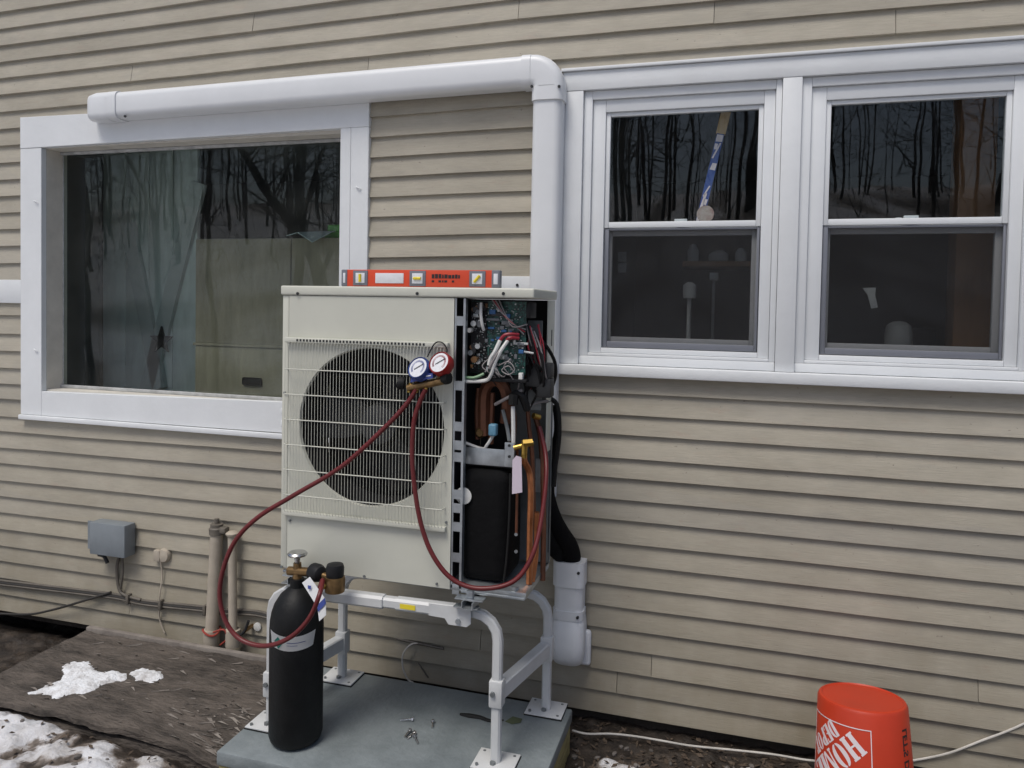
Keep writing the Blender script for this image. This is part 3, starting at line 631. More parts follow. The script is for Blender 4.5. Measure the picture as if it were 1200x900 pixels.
# front panel with the fan opening
c0 = F(433, 501); FR = abs(F(433, 408).z - F(433, 595).z)/2
px0, px1, pz0, pz1 = AX0+.028, XP, AZ0+.004, AZ1-.036
m = MB(); n = 96; outer = []; inner = []; inn2 = []
for k in range(n):
    t = 2*math.pi*k/n; dx, dz = math.cos(t), math.sin(t)
    sx = ((px1-c0.x) if dx > 0 else (px0-c0.x))/dx if abs(dx) > 1e-6 else 1e9
    sz = ((pz1-c0.z) if dz > 0 else (pz0-c0.z))/dz if abs(dz) > 1e-6 else 1e9
    s_ = min(sx, sz); outer.append((c0.x+dx*s_, FY, c0.z+dz*s_)); inner.append((c0.x+dx*FR, FY, c0.z+dz*FR)); inn2.append((c0.x+dx*FR*.985, FY+.010, c0.z+dz*FR*.985))
for cx_, cz_ in ((px0, pz0), (px1, pz0), (px0, pz1), (px1, pz1)):     # snap the nearest ray to each corner
    k = min(range(n), key=lambda k: (outer[k][0]-cx_)**2+(outer[k][2]-cz_)**2); outer[k] = (cx_, FY, cz_)
vo = [m.bm.verts.new(p) for p in outer]; vi = [m.bm.verts.new(p) for p in inner]; vj = [m.bm.verts.new(p) for p in inn2]; vb = [m.bm.verts.new((p[0], FY+.018, p[2])) for p in outer]
for k in range(n):
    q = (k+1) % n
    m.bm.faces.new((vo[k], vo[q], vi[q], vi[k])); m.bm.faces.new((vi[k], vi[q], vj[q], vj[k])); m.bm.faces.new((vo[q], vo[k], vb[k], vb[q]))
m.build('front_panel', CREAM, ac, ang=30)
m = MB(); m.box((AX0, AY0+.001, AZ0+.003), (AX0+.026, AY0+.05, AZ1-.036), .003); m.build('corner_post', CREAM, ac)
m = MB(); m.box((AX0+.001, AY0+.052, AZ0+.004), (AX0+.006, AY1-.002, AZ1-.035)); m.build('left_side_grille', DARKM, ac)
for v in (482, 497): c = F(327, v); MB().box((AX0-.010, AY0+.006, c.z-.012), (AX0+.001, AY0+.03, c.z+.012), .004).build('side_clip', WHITE, ac)
# air path behind the grille
m = MB(); ring = []
for y, s_ in ((FY+.010, .985), (FY+.14, .97)):
    ring.append([m.bm.verts.new((c0.x+math.cos(2*math.pi*k/48)*FR*s_, y, c0.z+math.sin(2*math.pi*k/48)*FR*s_)) for k in range(48)])
for k in range(48): m.bm.faces.new((ring[0][k], ring[0][(k+1)%48], ring[1][(k+1)%48], ring[1][k]))
m.build('fan_shroud', BLACK, ac)
m = MB(); m.box((AX0+.03, AY1-.04, AZ0+.025), (XP-.01, AY1-.01, AZ1-.04)); m.build('coil', M('coil_fins', (.012, .012, .013), .7, .1, var=.3, vs=60, stretch=(8, 1, .2)), ac)
m = MB(); m.lathe([(.075, -.03), (.08, 0), (.07, .035), (.03, .045)], (c0.x, FY+.10, c0.z), 24, MX); fan = m.build('fan_hub', DARKM, ac)
for b_ in range(3):
    m = MB(); rows_ = []
    for i in range(6):
        r_ = .07 + (FR*.9-.07)*i/5; a0 = R(120*b_+20+14*i/5); sp_ = R(70 - 6*i)
        rows_.append([m.bm.verts.new((c0.x+r_*math.cos(a0+sp_*j/5), FY+.13-.055*j/5+.01*(j/5)**2, c0.z+r_*math.sin(a0+sp_*j/5))) for j in range(6)])
    for i in range(5):
        for j in range(5): m.bm.faces.new((rows_[i][j], rows_[i+1][j], rows_[i+1][j+1], rows_[i][j+1]))
    bmesh.ops.solidify(m.bm, geom=m.bm.faces[:], thickness=.004); m.build('blade', DARKM, fan)
# wire grille
gx0, gx1 = F(337, 500).x, F(523, 500).x; gz0, gz1 = F(430, 608).z, F(430, 403).z; GY = FY-.026
m = MB(); N_ = 51
for k in range(N_):
    x = gx0+.004 + (gx1-gx0-.008)*k/(N_-1)
    m.tube([(x, FY-.001, gz1), (x, GY+.004, gz1-.004), (x, GY, gz1-.02), (x, GY, gz0+.02), (x, GY+.004, gz0+.004), (x, FY-.001, gz0)], .0011, n=4, smooth=False, caps=False)
gr = m.build('wire_grille', CREAM, ac, recalc=False)
for k in range(6):
    z = gz1 - .012 - (gz1-gz0-.024)*(k+ (0.95 if k < 6 else 0))/6.55
    MB().tube([(gx0, FY-.001, z), (gx0+.003, GY, z), (gx0+.02, GY-.004, z), (gx1-.02, GY-.004, z), (gx1-.003, GY, z), (gx1, FY-.001, z)], .0022, n=6, smooth=False).build('crossbar', CREAM, gr)
for z, nm in ((gz1+.006, 'top_rail'), (gz0-.004, 'bottom_rail')):
    m = MB(); m.box((gx0-.006, GY+.006, z-.009), (gx1+.008, FY-.001, z+.009), .003); rl = m.build(nm, CREAM, gr)
    if nm == 'top_rail':
        m = MB()
        for k in range(38): x = gx0+.05+(gx1-gx0-.13)*k/37; m.box((x-.0035, GY+.0045, z-.004), (x+.0035, GY+.007, z+.004))
        m.build('slots', DARKM, rl)
for u, v in ((339, 401), (523, 404), (340, 610), (523, 612), (330, 664), (427, 675), (512, 684), (397, 668), (334, 460), (334, 600)):
    c = F(u, v, FY-.001); MB().cyl(c, c+Vector((0, -.004, 0)), .0045, n=10).build('screw', DGALV, ac)
# slotted mounting flange beside the opening
m = MB(); zz = [AZ0+.01, *[F(536, v).z for v in (690, 668, 652, 630, 612, 600, 578, 560, 540, 520, 500, 484, 462, 440, 425, 402, 385, 376, 352)], AZ1-.037]
zt = sorted(zz); x0f, x1f = XP+.0015, XS
m.box((x0f, FY+.004, zt[0]), (x0f+.006, FY+.008, zt[-1])); m.box((x1f-.008, FY+.004, zt[0]), (x1f, FY+.008, zt[-1]))
for v in (692, 654, 618, 596, 580, 536, 522, 500, 452, 376): z = F(536, v).z; m.box((x0f+.0062, FY+.0043, z-.016), (x1f-.0082, FY+.0077, z+.016))
m.box((x1f-.004, FY+.009, zt[0]), (x1f-.001, FY+.03, zt[-1])); m.build('slotted_flange', GALV, ac)
# compartment: partition, rear wall, floor
m = MB(); m.box((XP-.008, FY+.02, AZ0+.024), (XP-.004, AY1-.01, AZ1-.036)); m.build('partition_plate', DARKM, ac)
m = MB(); m.box((XP-.003, AY1-.012, AZ0+.024), (AX1-.01, AY1-.006, AZ1-.036)); m.build('rear_plate', DARKM, ac)
zk = P(650, 470, -.40).z
m = MB(); m.box((AX1-.004, AY1-.105, zk), (AX1, AY1-.001, AZ1-.036), .001); sp_ = m.build('side_panel_strip', CREAM, ac)
m = MB(); m.box((AX1-.0055, AY1-.05, 1.60), (AX1+.0012, AY1-.042, 1.66)); m.build('louvre_slot', BLACK, sp_)
m = MB(); m.box((AX1-.004, AY1-.012, AZ0+.024), (AX1, AY1-.001, zk-.002)); m.build('rear_corner_post', DGALV, ac)
m = MB(); zz0 = P(645, 528, -.40).z; m.box((AX1-.003, AY1-.10, zz0), (AX1-.0005, AY1-.03, zk-.003), .001); m.build('handle_plate', CREAM, ac)
m = MB(); m.box((AX1-.16, AY1-.03, AZ0+.03), (AX1-.006, AY1-.013, AZ1-.2)); m.build('grey_backing', DGALV, ac)

# control box with circuit board
BY = -.615
a = P(551, 437, BY); b = P(617, 353, BY)
cb = MB().box((XS+.004, BY+.012, a.z-.016), (AX1-.09, BY+.03, AZ1-.038)).build('control_tray', BLACK, ac)
MB().box((a.x, BY, a.z), (b.x, BY+.004, b.z-.002)).build('circuit_board', PCB, cb)
MB().box((XS+.006, BY-.03, a.z-.024), (b.x+.012, BY+.011, a.z-.012), .003).build('tray_lip', BLACK, cb)
MB().box((b.x+.004, BY-.02, P(620, 373, BY).z), (AX1-.02, BY+.06, AZ1-.045), .004).build('terminal_cover', BLACK, cb)
MB().box((a.x+.001, BY-.006, a.z+.002), (a.x+(b.x-a.x)*.30, BY-.0005, b.z-.004), .002).build('heat_sink', BLACK, cb)
rc = random.Random(21); kinds = [M('cap_black', (.02, .02, .022), .35), M('part_white', (.6, .6, .58), .4), M('part_grey', (.16, .17, .18), .4), M('part_blue', (.03, .12, .3), .35), M('part_brown', (.16, .08, .03), .4), M('solder', (.5, .52, .52), .3, .8)]
for k in range(80):
    fx, fz = rc.random(), rc.random(); left = fx < .3
    x = a.x + .008 + (b.x-a.x-.016)*fx; z = a.z+.008+(b.z-a.z-.016)*fz
    mt = rc.choice([kinds[0], kinds[0], kinds[2], kinds[5], kinds[4]] if left else [kinds[0], kinds[2], kinds[1], kinds[5], kinds[2], kinds[3]])
    if left and rc.random() < .5:
        m = MB(); m.cyl((x, BY-.001, z), (x, BY-rc.uniform(.015, .035), z), rc.uniform(.006, .013), n=12)
    else:
        w_, h_ = rc.uniform(.003, .012), rc.uniform(.003, .008); 
        if rc.random() < .12: w_ *= 2.5
        m = MB(); m.box((x-w_, BY-rc.uniform(.004, .014), z-h_), (x+w_, BY-.0005, z+h_), .001)
    m.build('component', mt, cb)
for mt, cnt in ((kinds[5], 150), (kinds[2], 120), (kinds[0], 160), (PCB, 60)):
    m = MB()
    for k in range(cnt):
        x = a.x + .006 + (b.x-a.x-.012)*rc.random(); z = a.z+.006+(b.z-a.z-.012)*rc.random(); w_, h_ = rc.choice(((.0012, .0009), (.003, .0008), (.0008, .003), (.002, .0016)))
        m.box((x-w_, BY-.0085 if x < a.x+(b.x-a.x)*.3 else BY-.003, z-h_), (x+w_, BY-.0002, z+h_))
    tag(m.build('small_components', mt, cb), kind='stuff')
c = P(551, 387, BY-.02); MB().cyl((c.x, BY-.001, c.z), (c.x, BY-.03, c.z), .008, n=14).build('component', kinds[1], cb)
def wire(name, mat, pts, r, y=None, parent=None):
    m = MB(); m.tube([P(u, v, yy) for u, v, yy in pts], r, n=7); return m.build(name, mat, parent or ac)
W = WIREW
wire('wire', W, [(564, 355, -.64), (563.5, 368, -.65), (565, 380, -.65), (567, 387, -.64)], .0055)
wire('wire', W, [(586, 399, -.65), (580, 412, -.66), (575, 420, -.66), (573, 428, -.66)], .0075)
wire('wire', W, [(595, 399, -.65), (587, 411, -.665), (580, 425, -.665), (575, 440, -.66), (568, 446, -.65), (545, 447, -.66)], .0065)
wire('wire', WIREGY, [(590, 405, -.655), (582, 416, -.67), (573, 432, -.67)], .0045)
wire('wire', WIRER, [(586, 399, -.65), (591, 393, -.65), (598, 391.5, -.645), (608, 392, -.63)], .006)
wire('wire', WIRER, [(594, 399, -.65), (598, 396, -.65), (608, 396.5, -.63)], .006)
wire('wire', WIREG, [(545, 442, -.66), (556, 442.5, -.66), (567, 438, -.65)], .005)
for k in range(5): wire('wire', [WIREGY, WIRER, WIREGY, BLACK, WIREGY][k], [(577+k*2, 352, -.63), (586+k*1.5, 364+k, -.65), (597+k, 375+k*2, -.65), (614+k, 392-k*3, -.62)], .0026)
for k in range(7): wire('wire', [WIREGY, BLACK, BLACK, WIRER, WIREGY, BLACK, WIREGY][k], [(616+k*1.6, 376+k*2, -.60), (620+k*2.5, 395+k*3, -.60), (626+k*2.2, 415+k*4, -.58), (634+k*1.3, 440+k, -.55)], .003)
wire('wire_loop', WIREGY, [(585, 428, -.66), (596, 424, -.67), (603, 433, -.67), (596, 439, -.67), (588, 434, -.67), (596, 429, -.67), (603, 437, -.66)], .0022)
wire('black_cable', RUBBER, [(632, 396, -.52), (642, 408, -.50), (650, 424, -.47), (651, 440, -.45), (646, 455, -.42), (641, 462, -.40)], .0065)
wire('black_cable', RUBBER, [(626, 425, -.55), (622, 440, -.55), (625, 455, -.55), (632, 464, -.53)], .0055)
wire('black_cable', RUBBER, [(645, 467, -.385), (652, 473, -.37), (655, 490, -.36), (655, 515, -.355), (651, 545, -.35), (649, 570, -.35)], .009)
rwz = random.Random(17)
for k in range(16):
    u0, v0 = rwz.uniform(612, 636), rwz.uniform(375, 400); wire('wire', rwz.choice([BLACK, WIREGY, BLACK, RUBBER, WIRER]), [(u0, v0, -.58), (u0+rwz.uniform(-6, 10), v0+rwz.uniform(10, 30), -.60), (u0+rwz.uniform(-4, 12), v0+rwz.uniform(30, 55), -.57), (u0+rwz.uniform(-10, 8), v0+rwz.uniform(55, 90), -.54)], rwz.uniform(.002, .0042))
for k in range(8):
    u0 = rwz.uniform(572, 600); wire('wire', rwz.choice([WIREGY, BLACK, WIREGY]), [(u0, rwz.uniform(400, 425), -.645), (u0-rwz.uniform(0, 8), 430, -.66), (u0+rwz.uniform(-6, 10), 441, -.655), (u0+rwz.uniform(5, 18), rwz.uniform(436, 452), -.63)], .002)
wire('cable_tie', W, [(614, 412, -.62), (625, 414, -.61)], .0035)
for u, v, s_ in ((622, 405, .02), (628, 440, .03), (639, 454, .026), (641, 434, .020)):
    c = P(u, v, -.54); MB().box((c.x-s_, -.56-s_*.3, c.z-s_*1.3), (c.x+s_, -.51, c.z+s_*1.3), .006).build('relay_block', DARKM, ac)
MB().box((P(617, 470, -.5).x, -.50, P(617, 480, -.5).z), (AX1-.012, -.494, P(640, 376, -.5).z)).build('steel_divider', DGALV, ac)
c = P(611, 441, -.63); MB().box((c.x-.008, -.64, c.z-.02), (c.x+.006, -.62, c.z+.012), .002).build('connector', W, ac)
# refrigerant pipes
def pipe(mat, pts, r, name='pipe'): return wire(name, mat, pts, r)
pipe(COPPER, [(567, 510, -.56), (567, 470, -.56), (570, 453, -.57), (580, 446, -.58), (590, 453, -.57), (594, 470, -.56), (592, 495, -.55)], .021)
pipe(COPPER, [(575, 520, -.55), (576, 485, -.55), (577, 460, -.55)], .011)
pipe(COPPER, [(560, 515, -.54), (559, 480, -.53), (561, 455, -.52)], .009)
pipe(COPPER, [(600, 520, -.53), (602, 490, -.53), (597, 470, -.53)], .012)
pipe(COPPER, [(626, 620, -.50), (624, 540, -.50), (620, 500, -.50), (618, 475, -.50)], .008)
pipe(COPPER, [(636, 680, -.47), (637, 600, -.46), (634, 520, -.45), (628, 490, -.45)], .010)
pipe(DGALV, [(589, 480, -.58), (594, 500, -.58), (597, 517, -.59)], .007)
pipe(WIREGY, [(580, 474, -.60), (595, 466, -.61), (612, 457, -.60)], .006); pipe(WIREGY, [(618, 476, -.55), (632, 471, -.53), (642, 470, -.50)], .005)
pipe(W, [(578, 510, -.59), (571, 521, -.60), (565, 526, -.60), (545, 519, -.60)], .006, 'sensor_lead')
pipe(RUBBER, [(600, 474, -.60), (603, 462, -.60), (612, 465, -.60), (618, 480, -.58)], .014, 'foam_sleeve'); pipe(RUBBER, [(602, 462, -.62), (601, 474, -.62)], .017, 'foam_sleeve')
pipe(W, [(601, 476, -.62), (601.5, 500, -.62), (601.5, 520, -.62)], .0075, 'white_rod')
m = MB(); c = P(579, 503, -.60); m.box((c.x-.016, -.62, c.z-.022), (c.x+.013, -.59, c.z+.02), .006, 3); m.build('solenoid', M('pale_blue_plastic', (.12, .28, .40), .4), ac)
m = MB(); c = P(563, 507, -.57); m.lathe([(.012, -.03), (.02, -.025), (.02, .0), (.012, .012)], c, 20, MX); m.build('valve_body', OBRASS, ac)
# brackets, brass valve, tag
a = P(543, 543, -.63); b = P(592, 527, -.63)
MB().box((a.x, -.634, a.z), (b.x, -.628, b.z), .002).build('cross_bracket', GALV, ac); a = P(591, 547, -.64); b = P(603, 519, -.64)
MB().box((a.x, -.642, a.z), (b.x, -.636, b.z), .002).build('valve_bracket', GALV, ac)
for u, v in ((597, 535), (597, 522)): c = P(u, v, -.642); MB().cyl(c, c+Vector((0, -.004, 0)), .005, n=10).build('screw', DARKM, ac)
bv = MB().tube([P(602, 525, -.64), P(625, 519, -.62)], .0095, n=10).build('brass_valve', BRASS, ac)
MB().tube([P(615, 516, -.64), P(614, 536, -.63)], .011, n=10).build('valve_stem', BRASS, bv); MB().tube([P(613, 519, -.65), P(624, 518, -.64)], .013, n=6).build('valve_cap', BRASS, bv)
MB().tube([P(625, 487, -.52), P(632, 489, -.50)], .011, n=10).build('port_cap', BRASS, bv)
pipe(BCOPPER, [(614, 532, -.62), (614.5, 541, -.62), (620, 553, -.60), (622, 575, -.60), (621, 620, -.60), (620, 684, -.60)], .0115, 'copper_line')
pipe(COPPER, [(606, 525, -.62), (606, 570, -.61), (605, 625, -.61)], .005)
pipe(BCOPPER, [(629, 600, -.55), (628, 650, -.55), (623, 686, -.57)], .010, 'copper_line')
for v in (626, 646): c = P(605, v, -.61); MB().cyl(c, c+Vector((0, -.005, 0)), .006, n=10).build('bolt', GALV, ac)
q = [P(600.5, 539, -.655), P(611, 536, -.655), P(612, 577, -.66), P(600, 579, -.66)]; q.insert(1, P(605, 534, -.655))
MB().prism(q, (0, .001, 0)).build('paper_tag', TAGM, ac)
a = P(629, 575, -.44); b = P(637, 537, -.44); MB().box((a.x, -.46, a.z), (b.x, -.455, b.z)).build('label_strip', GALV, ac)
# compressor in a black jacket
ca = P(541, 690, -.6); cbb = P(601, 549, -.6)
m = MB(); m.box((ca.x+.002, -.652, AZ0+.024), (cbb.x, -.45, cbb.z), .045, 5); cj = m.build('compressor_jacket', FOAM, ac)
m = MB(); m.box((ca.x+.02, -.62, cbb.z+.002), (cbb.x+.02, -.47, cbb.z+.014), .004); m.build('jacket_top', BLACK, cj)
MB().tube([P(598, 555, -.645), P(597, 600, -.652), P(594, 650, -.652), P(590, 683, -.648)], .004, n=6).build('jacket_strap', RUBBER, cj)
m = MB(); c = P(543, 581, -.66); m.lathe([(.002, -.004), (.028, -.002), (.03, 0), (.002, .003)], c, 20, MX); m.build('plastic_cap', W, cj)
m = MB(); m.box((XS, AY0+.001, AZ0-.004), (F(615, 690).x, AY0+.035, AZ0+.006), .002); m.build('base_lip', GALV, ac)
c = F(603, 691, FY+.02); MB().cyl(c, c+Vector((0, 0, .012)), .014, n=6).build('bolt', GALV, ac)

# ------------------------------------------------------------------ level on the lid
lv = thing('spirit_level', 'red spirit level with grey ends lying on the unit lid', 'level', (-1.1, -.64, AZ1))
LYF = -.66; la = P(400, 337, LYF); lb = P(586, 320, LYF); lz0, lz1 = AZ1+.001, AZ1+.061
MB().box((la.x+.012, LYF, lz0), (lb.x-.012, LYF+.022, lz1), .0015).build('body', REDL, lv)
for x0, x1 in ((la.x, la.x+.024), (lb.x-.03, lb.x)): 
    e = MB().box((x0, LYF-.002, lz0), (x1, LYF+.024, lz1), .003).build('end_cap', LGREY, lv)
    MB().box((x0+.008, LYF-.0035, lz0+.012), (x1-.007, LYF-.002, lz1-.012), .0005).build('hang_hole', DIAL, e)
def vial(u0, u1, vert):
    a = P(u0, 330, LYF); b = P(u1, 330, LYF); f = MB().box((a.x, LYF-.003, lz0+.003), (b.x, LYF+.002, lz1-.003), .0015).build('vial_frame', LGREY, lv)
    MB().box((a.x+.011, LYF-.0045, lz0+.012), (b.x-.011, LYF-.0028, lz1-.012), .0005).build('window', DIAL, f)
    cx = (a.x+b.x)/2; cz = (lz0+lz1)/2; v = {'v': Vector((0, 0, .014)), 'h': Vector((.014, 0, 0)), 'd': Vector((.010, 0, .011))}[vert]; cc = Vector((cx, LYF-.006, cz))
    MB().cyl(cc-v, cc+v, .005, n=10).build('vial', YELL, f)
vial(414, 431, 'v'); vial(480, 499, 'h'); vial(550, 569, 'd')
a = P(440, 330, LYF); b = P(473, 330, LYF); MB().box((a.x, LYF-.0025, lz0+.012), (b.x, LYF+.001, lz1-.012), .001).build('hand_hole', DIAL, lv)
m = MB(); a = P(506, 330, LYF); rl_ = random.Random(5); x = a.x
for k in range(9):
    w_ = rl_.uniform(.006, .012); m.box((x, LYF-.0012, lz0+.031), (x+w_, LYF-.0003, lz0+.031+rl_.uniform(.011, .015))); 
    if k in (0, 2, 3, 4, 6): m.box((x, LYF-.0012, lz0+.017), (x+w_*.9, LYF-.0003, lz0+.024))
    x += w_+.0025
m.build('printed_mark', PRINTK, lv)

# ------------------------------------------------------------------ stand
PT = .17                                                   # pad top
legs = {'fr': PZ(581, 893, PT+.004), 'rr': PZ(640, 831, PT+.004), 'rl': PZ(401, 793, PT+.004), 'fl': PZ(318, 847, PT+.004)}
stand = thing('unit_stand', 'white tubular steel stand carrying the heat pump on the grey pad', 'stand', (-1.1, -.47, PT))
SQ = [(.9, .55), (.55, .9), (-.55, .9), (-.9, .55), (-.9, -.55), (-.55, -.9), (.55, -.9), (.9, -.55)]
for k, p in legs.items():
    m = MB(); m.box((p.x-.075, p.y-.062, PT), (p.x+.075, p.y+.062, PT+.0035), .001); fp = m.build('rubber_pad', RUBBER, stand)
    m = MB(); m.box((p.x-.073, p.y-.06, PT+.004), (p.x+.073, p.y+.06, PT+.0095), .0018); fp = m.build('foot_plate', STANDM, stand)
    for sx in (-1, 1):
        for sy in (-1, 1): MB().cyl((p.x+sx*.055, p.y+sy*.044, PT+.0095), (p.x+sx*.055, p.y+sy*.044, PT+.0105 + (.006 if (sx+sy+len(k)+ord(k[0])) % 3 == 0 else 0)), .0055, n=8).build('bolt', DGALV, fp)
    MB().cyl((p.x-.004, p.y-.024, PT+.0095), (p.x-.004, p.y-.024, PT+.018), .010, n=6).build('nut', DGALV, fp)
zb = P(545, 716, legs['fr'].y).z
def arch(pl, pr, zt, name):
    r_ = .085
    out = []
    for p, s_ in ((pl, 1), (pr, -1)):
        pts = [Vector((p.x, p.y, PT+.01)), Vector((p.x, p.y, zt-r_-.12)), Vector((p.x, p.y, zt-r_))]
        pts += [Vector((p.x + s_*(r_ - r_*math.cos(t)), p.y, zt-r_+r_*math.sin(t))) for t in (R(22), R(45), R(68), R(90))]
        pts.append(Vector((p.x + s_*(r_+.04), p.y, zt)))
        m = MB(); m.tube(pts, .0185, smooth=False, sec=SQ); m.build('leg', STANDM, stand)
    return pl.x+r_+.03, pr.x-r_-.03
x0, x1 = arch(legs['fl'], legs['fr'], zb, 'front'); y = legs['fr'].y; yl = legs['fl'].y
xm = x0 + (x1-x0)*.52
def ypos(x): return yl + (y-yl)*(x-legs['fl'].x)/(legs['fr'].x-legs['fl'].x)
m = MB(); m.tube([(x0-.02, ypos(x0), zb), (xm, ypos(xm), zb)], .025, smooth=False, sec=SQ); m.build('crossbar', STANDM, stand)
m = MB(); m.tube([(xm-.04, ypos(xm), zb), (x1-.02, ypos(x1), zb)], .0205, smooth=False, sec=SQ); cbar = m.build('crossbar', STANDM, stand)
m = MB(); m.tube([(xm+.05, ypos(xm+.05), zb), (x1+.01, ypos(x1), zb)], .0235, smooth=False, sec=SQ); m.build('sleeve', STANDM, stand)
m = MB(); c = Vector((x1-.02, ypos(x1)-.0225, zb)); m.prism([(c.x-.11, c.y, zb+.022), (c.x+.045, c.y, zb+.022), (c.x+.045, c.y, zb-.03), (c.x+.03, c.y, zb-.042), (c.x-.035, c.y, zb-.042), (c.x-.05, c.y, zb-.022), (c.x-.11, c.y, zb-.02)], (0, -.004, 0)); m.build('clamp_plate', STANDM, stand)
MB().cyl((c.x+.0, c.y-.004, zb-.024), (c.x, c.y-.013, zb-.024), .009, n=6).build('bolt', GALV, stand)
xs_ = P(480, 718, ypos(-1.1)).x; MB().box((xs_-.028, ypos(xs_)-.0228, zb-.009), (xs_+.03, ypos(xs_)-.0215, zb+.008)).build('sticker', YELL, cbar)
zr = P(643, 716, legs['rr'].y).z + .06
x0, x1 = arch(legs['rl'], legs['rr'], zr, 'rear'); m = MB(); m.tube([(x0-.02, legs['rl'].y, zr), (x1+.02, legs['rr'].y, zr)], .017, smooth=False, sec=SQ); m.build('crossbar', STANDM, stand)
for a_, b_, za, zb_ in (('fr', 'rr', P(575, 808, legs['fr'].y).z, P(640, 760, legs['rr'].y).z), ('fl', 'rl', P(385, 757, legs['rl'].y).z, P(395, 742, legs['rl'].y).z)):
    p, q = legs[a_], legs[b_]; za = zb_ = (za+zb_)/2
    mt = STANDM if a_ == 'fr' else STANDM
    m = MB(); m.tube([(p.x, p.y, za), (q.x, q.y, za)], .030, smooth=False, sec=[(.55, .95), (-.55, .95), (-.7, .8), (-.7, -.8), (-.55, -.95), (.55, -.95), (.7, -.8), (.7, .8)]); m.build('side_brace', mt, stand)
    for e in (p, q):
        m = MB(); m.box((e.x-.024, e.y-.024, za-.047), (e.x+.024, e.y+.024, za+.047), .006); cl = m.build('clamp', STANDM, stand)
        MB().cyl((e.x-.008, e.y-.024, za+.004), (e.x-.008, e.y-.033, za+.004), .009, n=6).build('bolt', DGALV, cl)
# rails the unit's feet sit on
for fx in (-.83, -1.50):
    m = MB(); m.box((fx-.02, -.745, AZ0-.036), (fx+.02, -.27, AZ0-.033)); m.box((fx-.02, -.745, AZ0-.033), (fx-.017, -.27, AZ0-.012)); m.box((fx+.017, -.745, AZ0-.033), (fx+.02, -.27, AZ0-.012)); m.build('mounting_rail', GALV, stand)
    m = MB(); m.box((fx-.05, -.73, AZ0-.0115), (fx+.05, -.69, AZ0-.006), .001); m.box((fx-.012, -.72, AZ0-.006), (fx+.012, -.70, AZ0+.02), .003); m.box((fx-.055, -.728, AZ0-.04), (fx+.03, -.695, AZ0-.0365)); m.build('foot_bracket', GALV, stand)
    MB().box((fx-.02, -.68, AZ0-.01), (fx+.02, -.38, AZ0-.001)).build('vibration_pad', RUBBER, stand)

# ------------------------------------------------------------------ pad
pad = thing('equipment_pad', 'grey plastic equipment pad on lumber under the stand', 'pad', (-1.12, -.58, .02))
X0, X1, Y0, Y1 = -1.69, -.56, -.91, -.245
m = MB(); m.box((X0, Y0, PT-.05), (X1, Y1, PT), .006, 2); m.build('slab', PADM, pad)
for a, b in (((X0+.006, Y0+.006, -.05), (X1-.006, Y0+.044, PT-.051)), ((X0+.006, Y1-.044, -.05), (X1-.006, Y1-.006, PT-.051)), ((X0+.006, Y0+.046, -.05), (X0+.044, Y1-.046, PT-.051)), ((X1-.044, Y0+.046, -.05), (X1-.006, Y1-.046, PT-.051))):
    MB().box(a, b, .004).build('lumber', LUMBER, pad)
def loose_bolt(u, v, ang, ln, label, tilt=0):
    c = PZ(u, v, PT); dx = Vector((math.cos(R(ang)), math.sin(R(ang)), 0)); up = Vector((0, 0, .0075))
    t = thing('loose_bolt', label, 'bolt', c, 'loose bolts on the pad')
    hd = c + up + dx*ln/2; MB().cyl(c+up*.45-dx*ln/2, hd, .0042, n=8).build('shank', CHROME, t); MB().cyl(hd, hd+dx*.006, .0085, n=6).build('head', CHROME, t)
loose_bolt(476, 845, 15, .042, 'steel bolt lying flat, leftmost at the back of the loose bolts on the pad')
loose_bolt(507, 851, 110, .034, 'steel bolt lying apart, rightmost of the loose bolts on the pad')
loose_bolt(477, 862, 85, .036, 'steel bolt lying frontmost left of the loose bolts on the pad')
loose_bolt(481, 864, 70, .036, 'steel bolt in the middle of the three loose bolts at the pad front')
loose_bolt(488, 869, 130, .042, 'steel bolt pointing right in the front cluster of loose bolts on the pad')
a = PZ(540, 838, PT); pts = [PZ(u, v, PT) for u, v in ((539, 838), (549, 840), (562, 842), (575, 846), (590, 845))]
m = MB(); m.tube([p+Vector((0, 0, .004)) for p in pts], [.004, .009, .008, .006, .003], n=6); tag(m.build('dead_leaf', RUBBER, origin=pts[0]), 'dark curled leaf stem on the pad behind the front leg', 'leaf')
pts = [PZ(u, v, PT) for u, v in ((592, 846), (601, 841), (612, 843), (610, 848), (600, 849))]
m = MB(); m.prism([p+Vector((0, 0, .001+.003*(i % 2))) for i, p in enumerate(pts)], (0, 0, .0015)); tag(m.build('green_leaf', M('dull_green_leaf', (.07, .085, .045), .7), origin=pts[0]), 'dull green leaf lying on the pad by the rear foot plate', 'leaf')

# ------------------------------------------------------------------ gas cylinder
gb = PZ(346.5, 866, PT); cyo = Vector((gb.x, gb.y, PT)); CR = .0945
gas = thing('gas_cylinder', 'black gas cylinder with brass regulator standing at the pad corner', 'gas cylinder', cyo)
H_ = .50
prof = [(.06, 0), (.078, .004), (.089, .014), (CR, .032), (CR, H_-.09), (CR*.985, H_-.06), (CR*.93, H_-.03), (CR*.82, H_), (CR*.62, H_+.03), (CR*.40, H_+.048), (.025, H_+.056), (.025, H_+.085), (.02, H_+.087)]
MB().lathe(prof, cyo, 40).build('body', CYLM, gas)
tz = cyo.z+H_+.087; t0 = Vector((cyo.x, cyo.y, tz))
va = MB().tube([t0, t0+Vector((0, 0, .055))], [.017, .014], n=12).build('valve', OBRASS, gas)
MB().tube([t0+Vector((-.035, 0, .022)), t0+Vector((.07, -.005, .03))], .016, n=12).build('valve_outlet', OBRASS, va)
MB().tube([t0+Vector((-.055, 0, .02)), t0+Vector((-.035, 0, .022))], .007, n=8).build('safety_plug', CHROME, va)
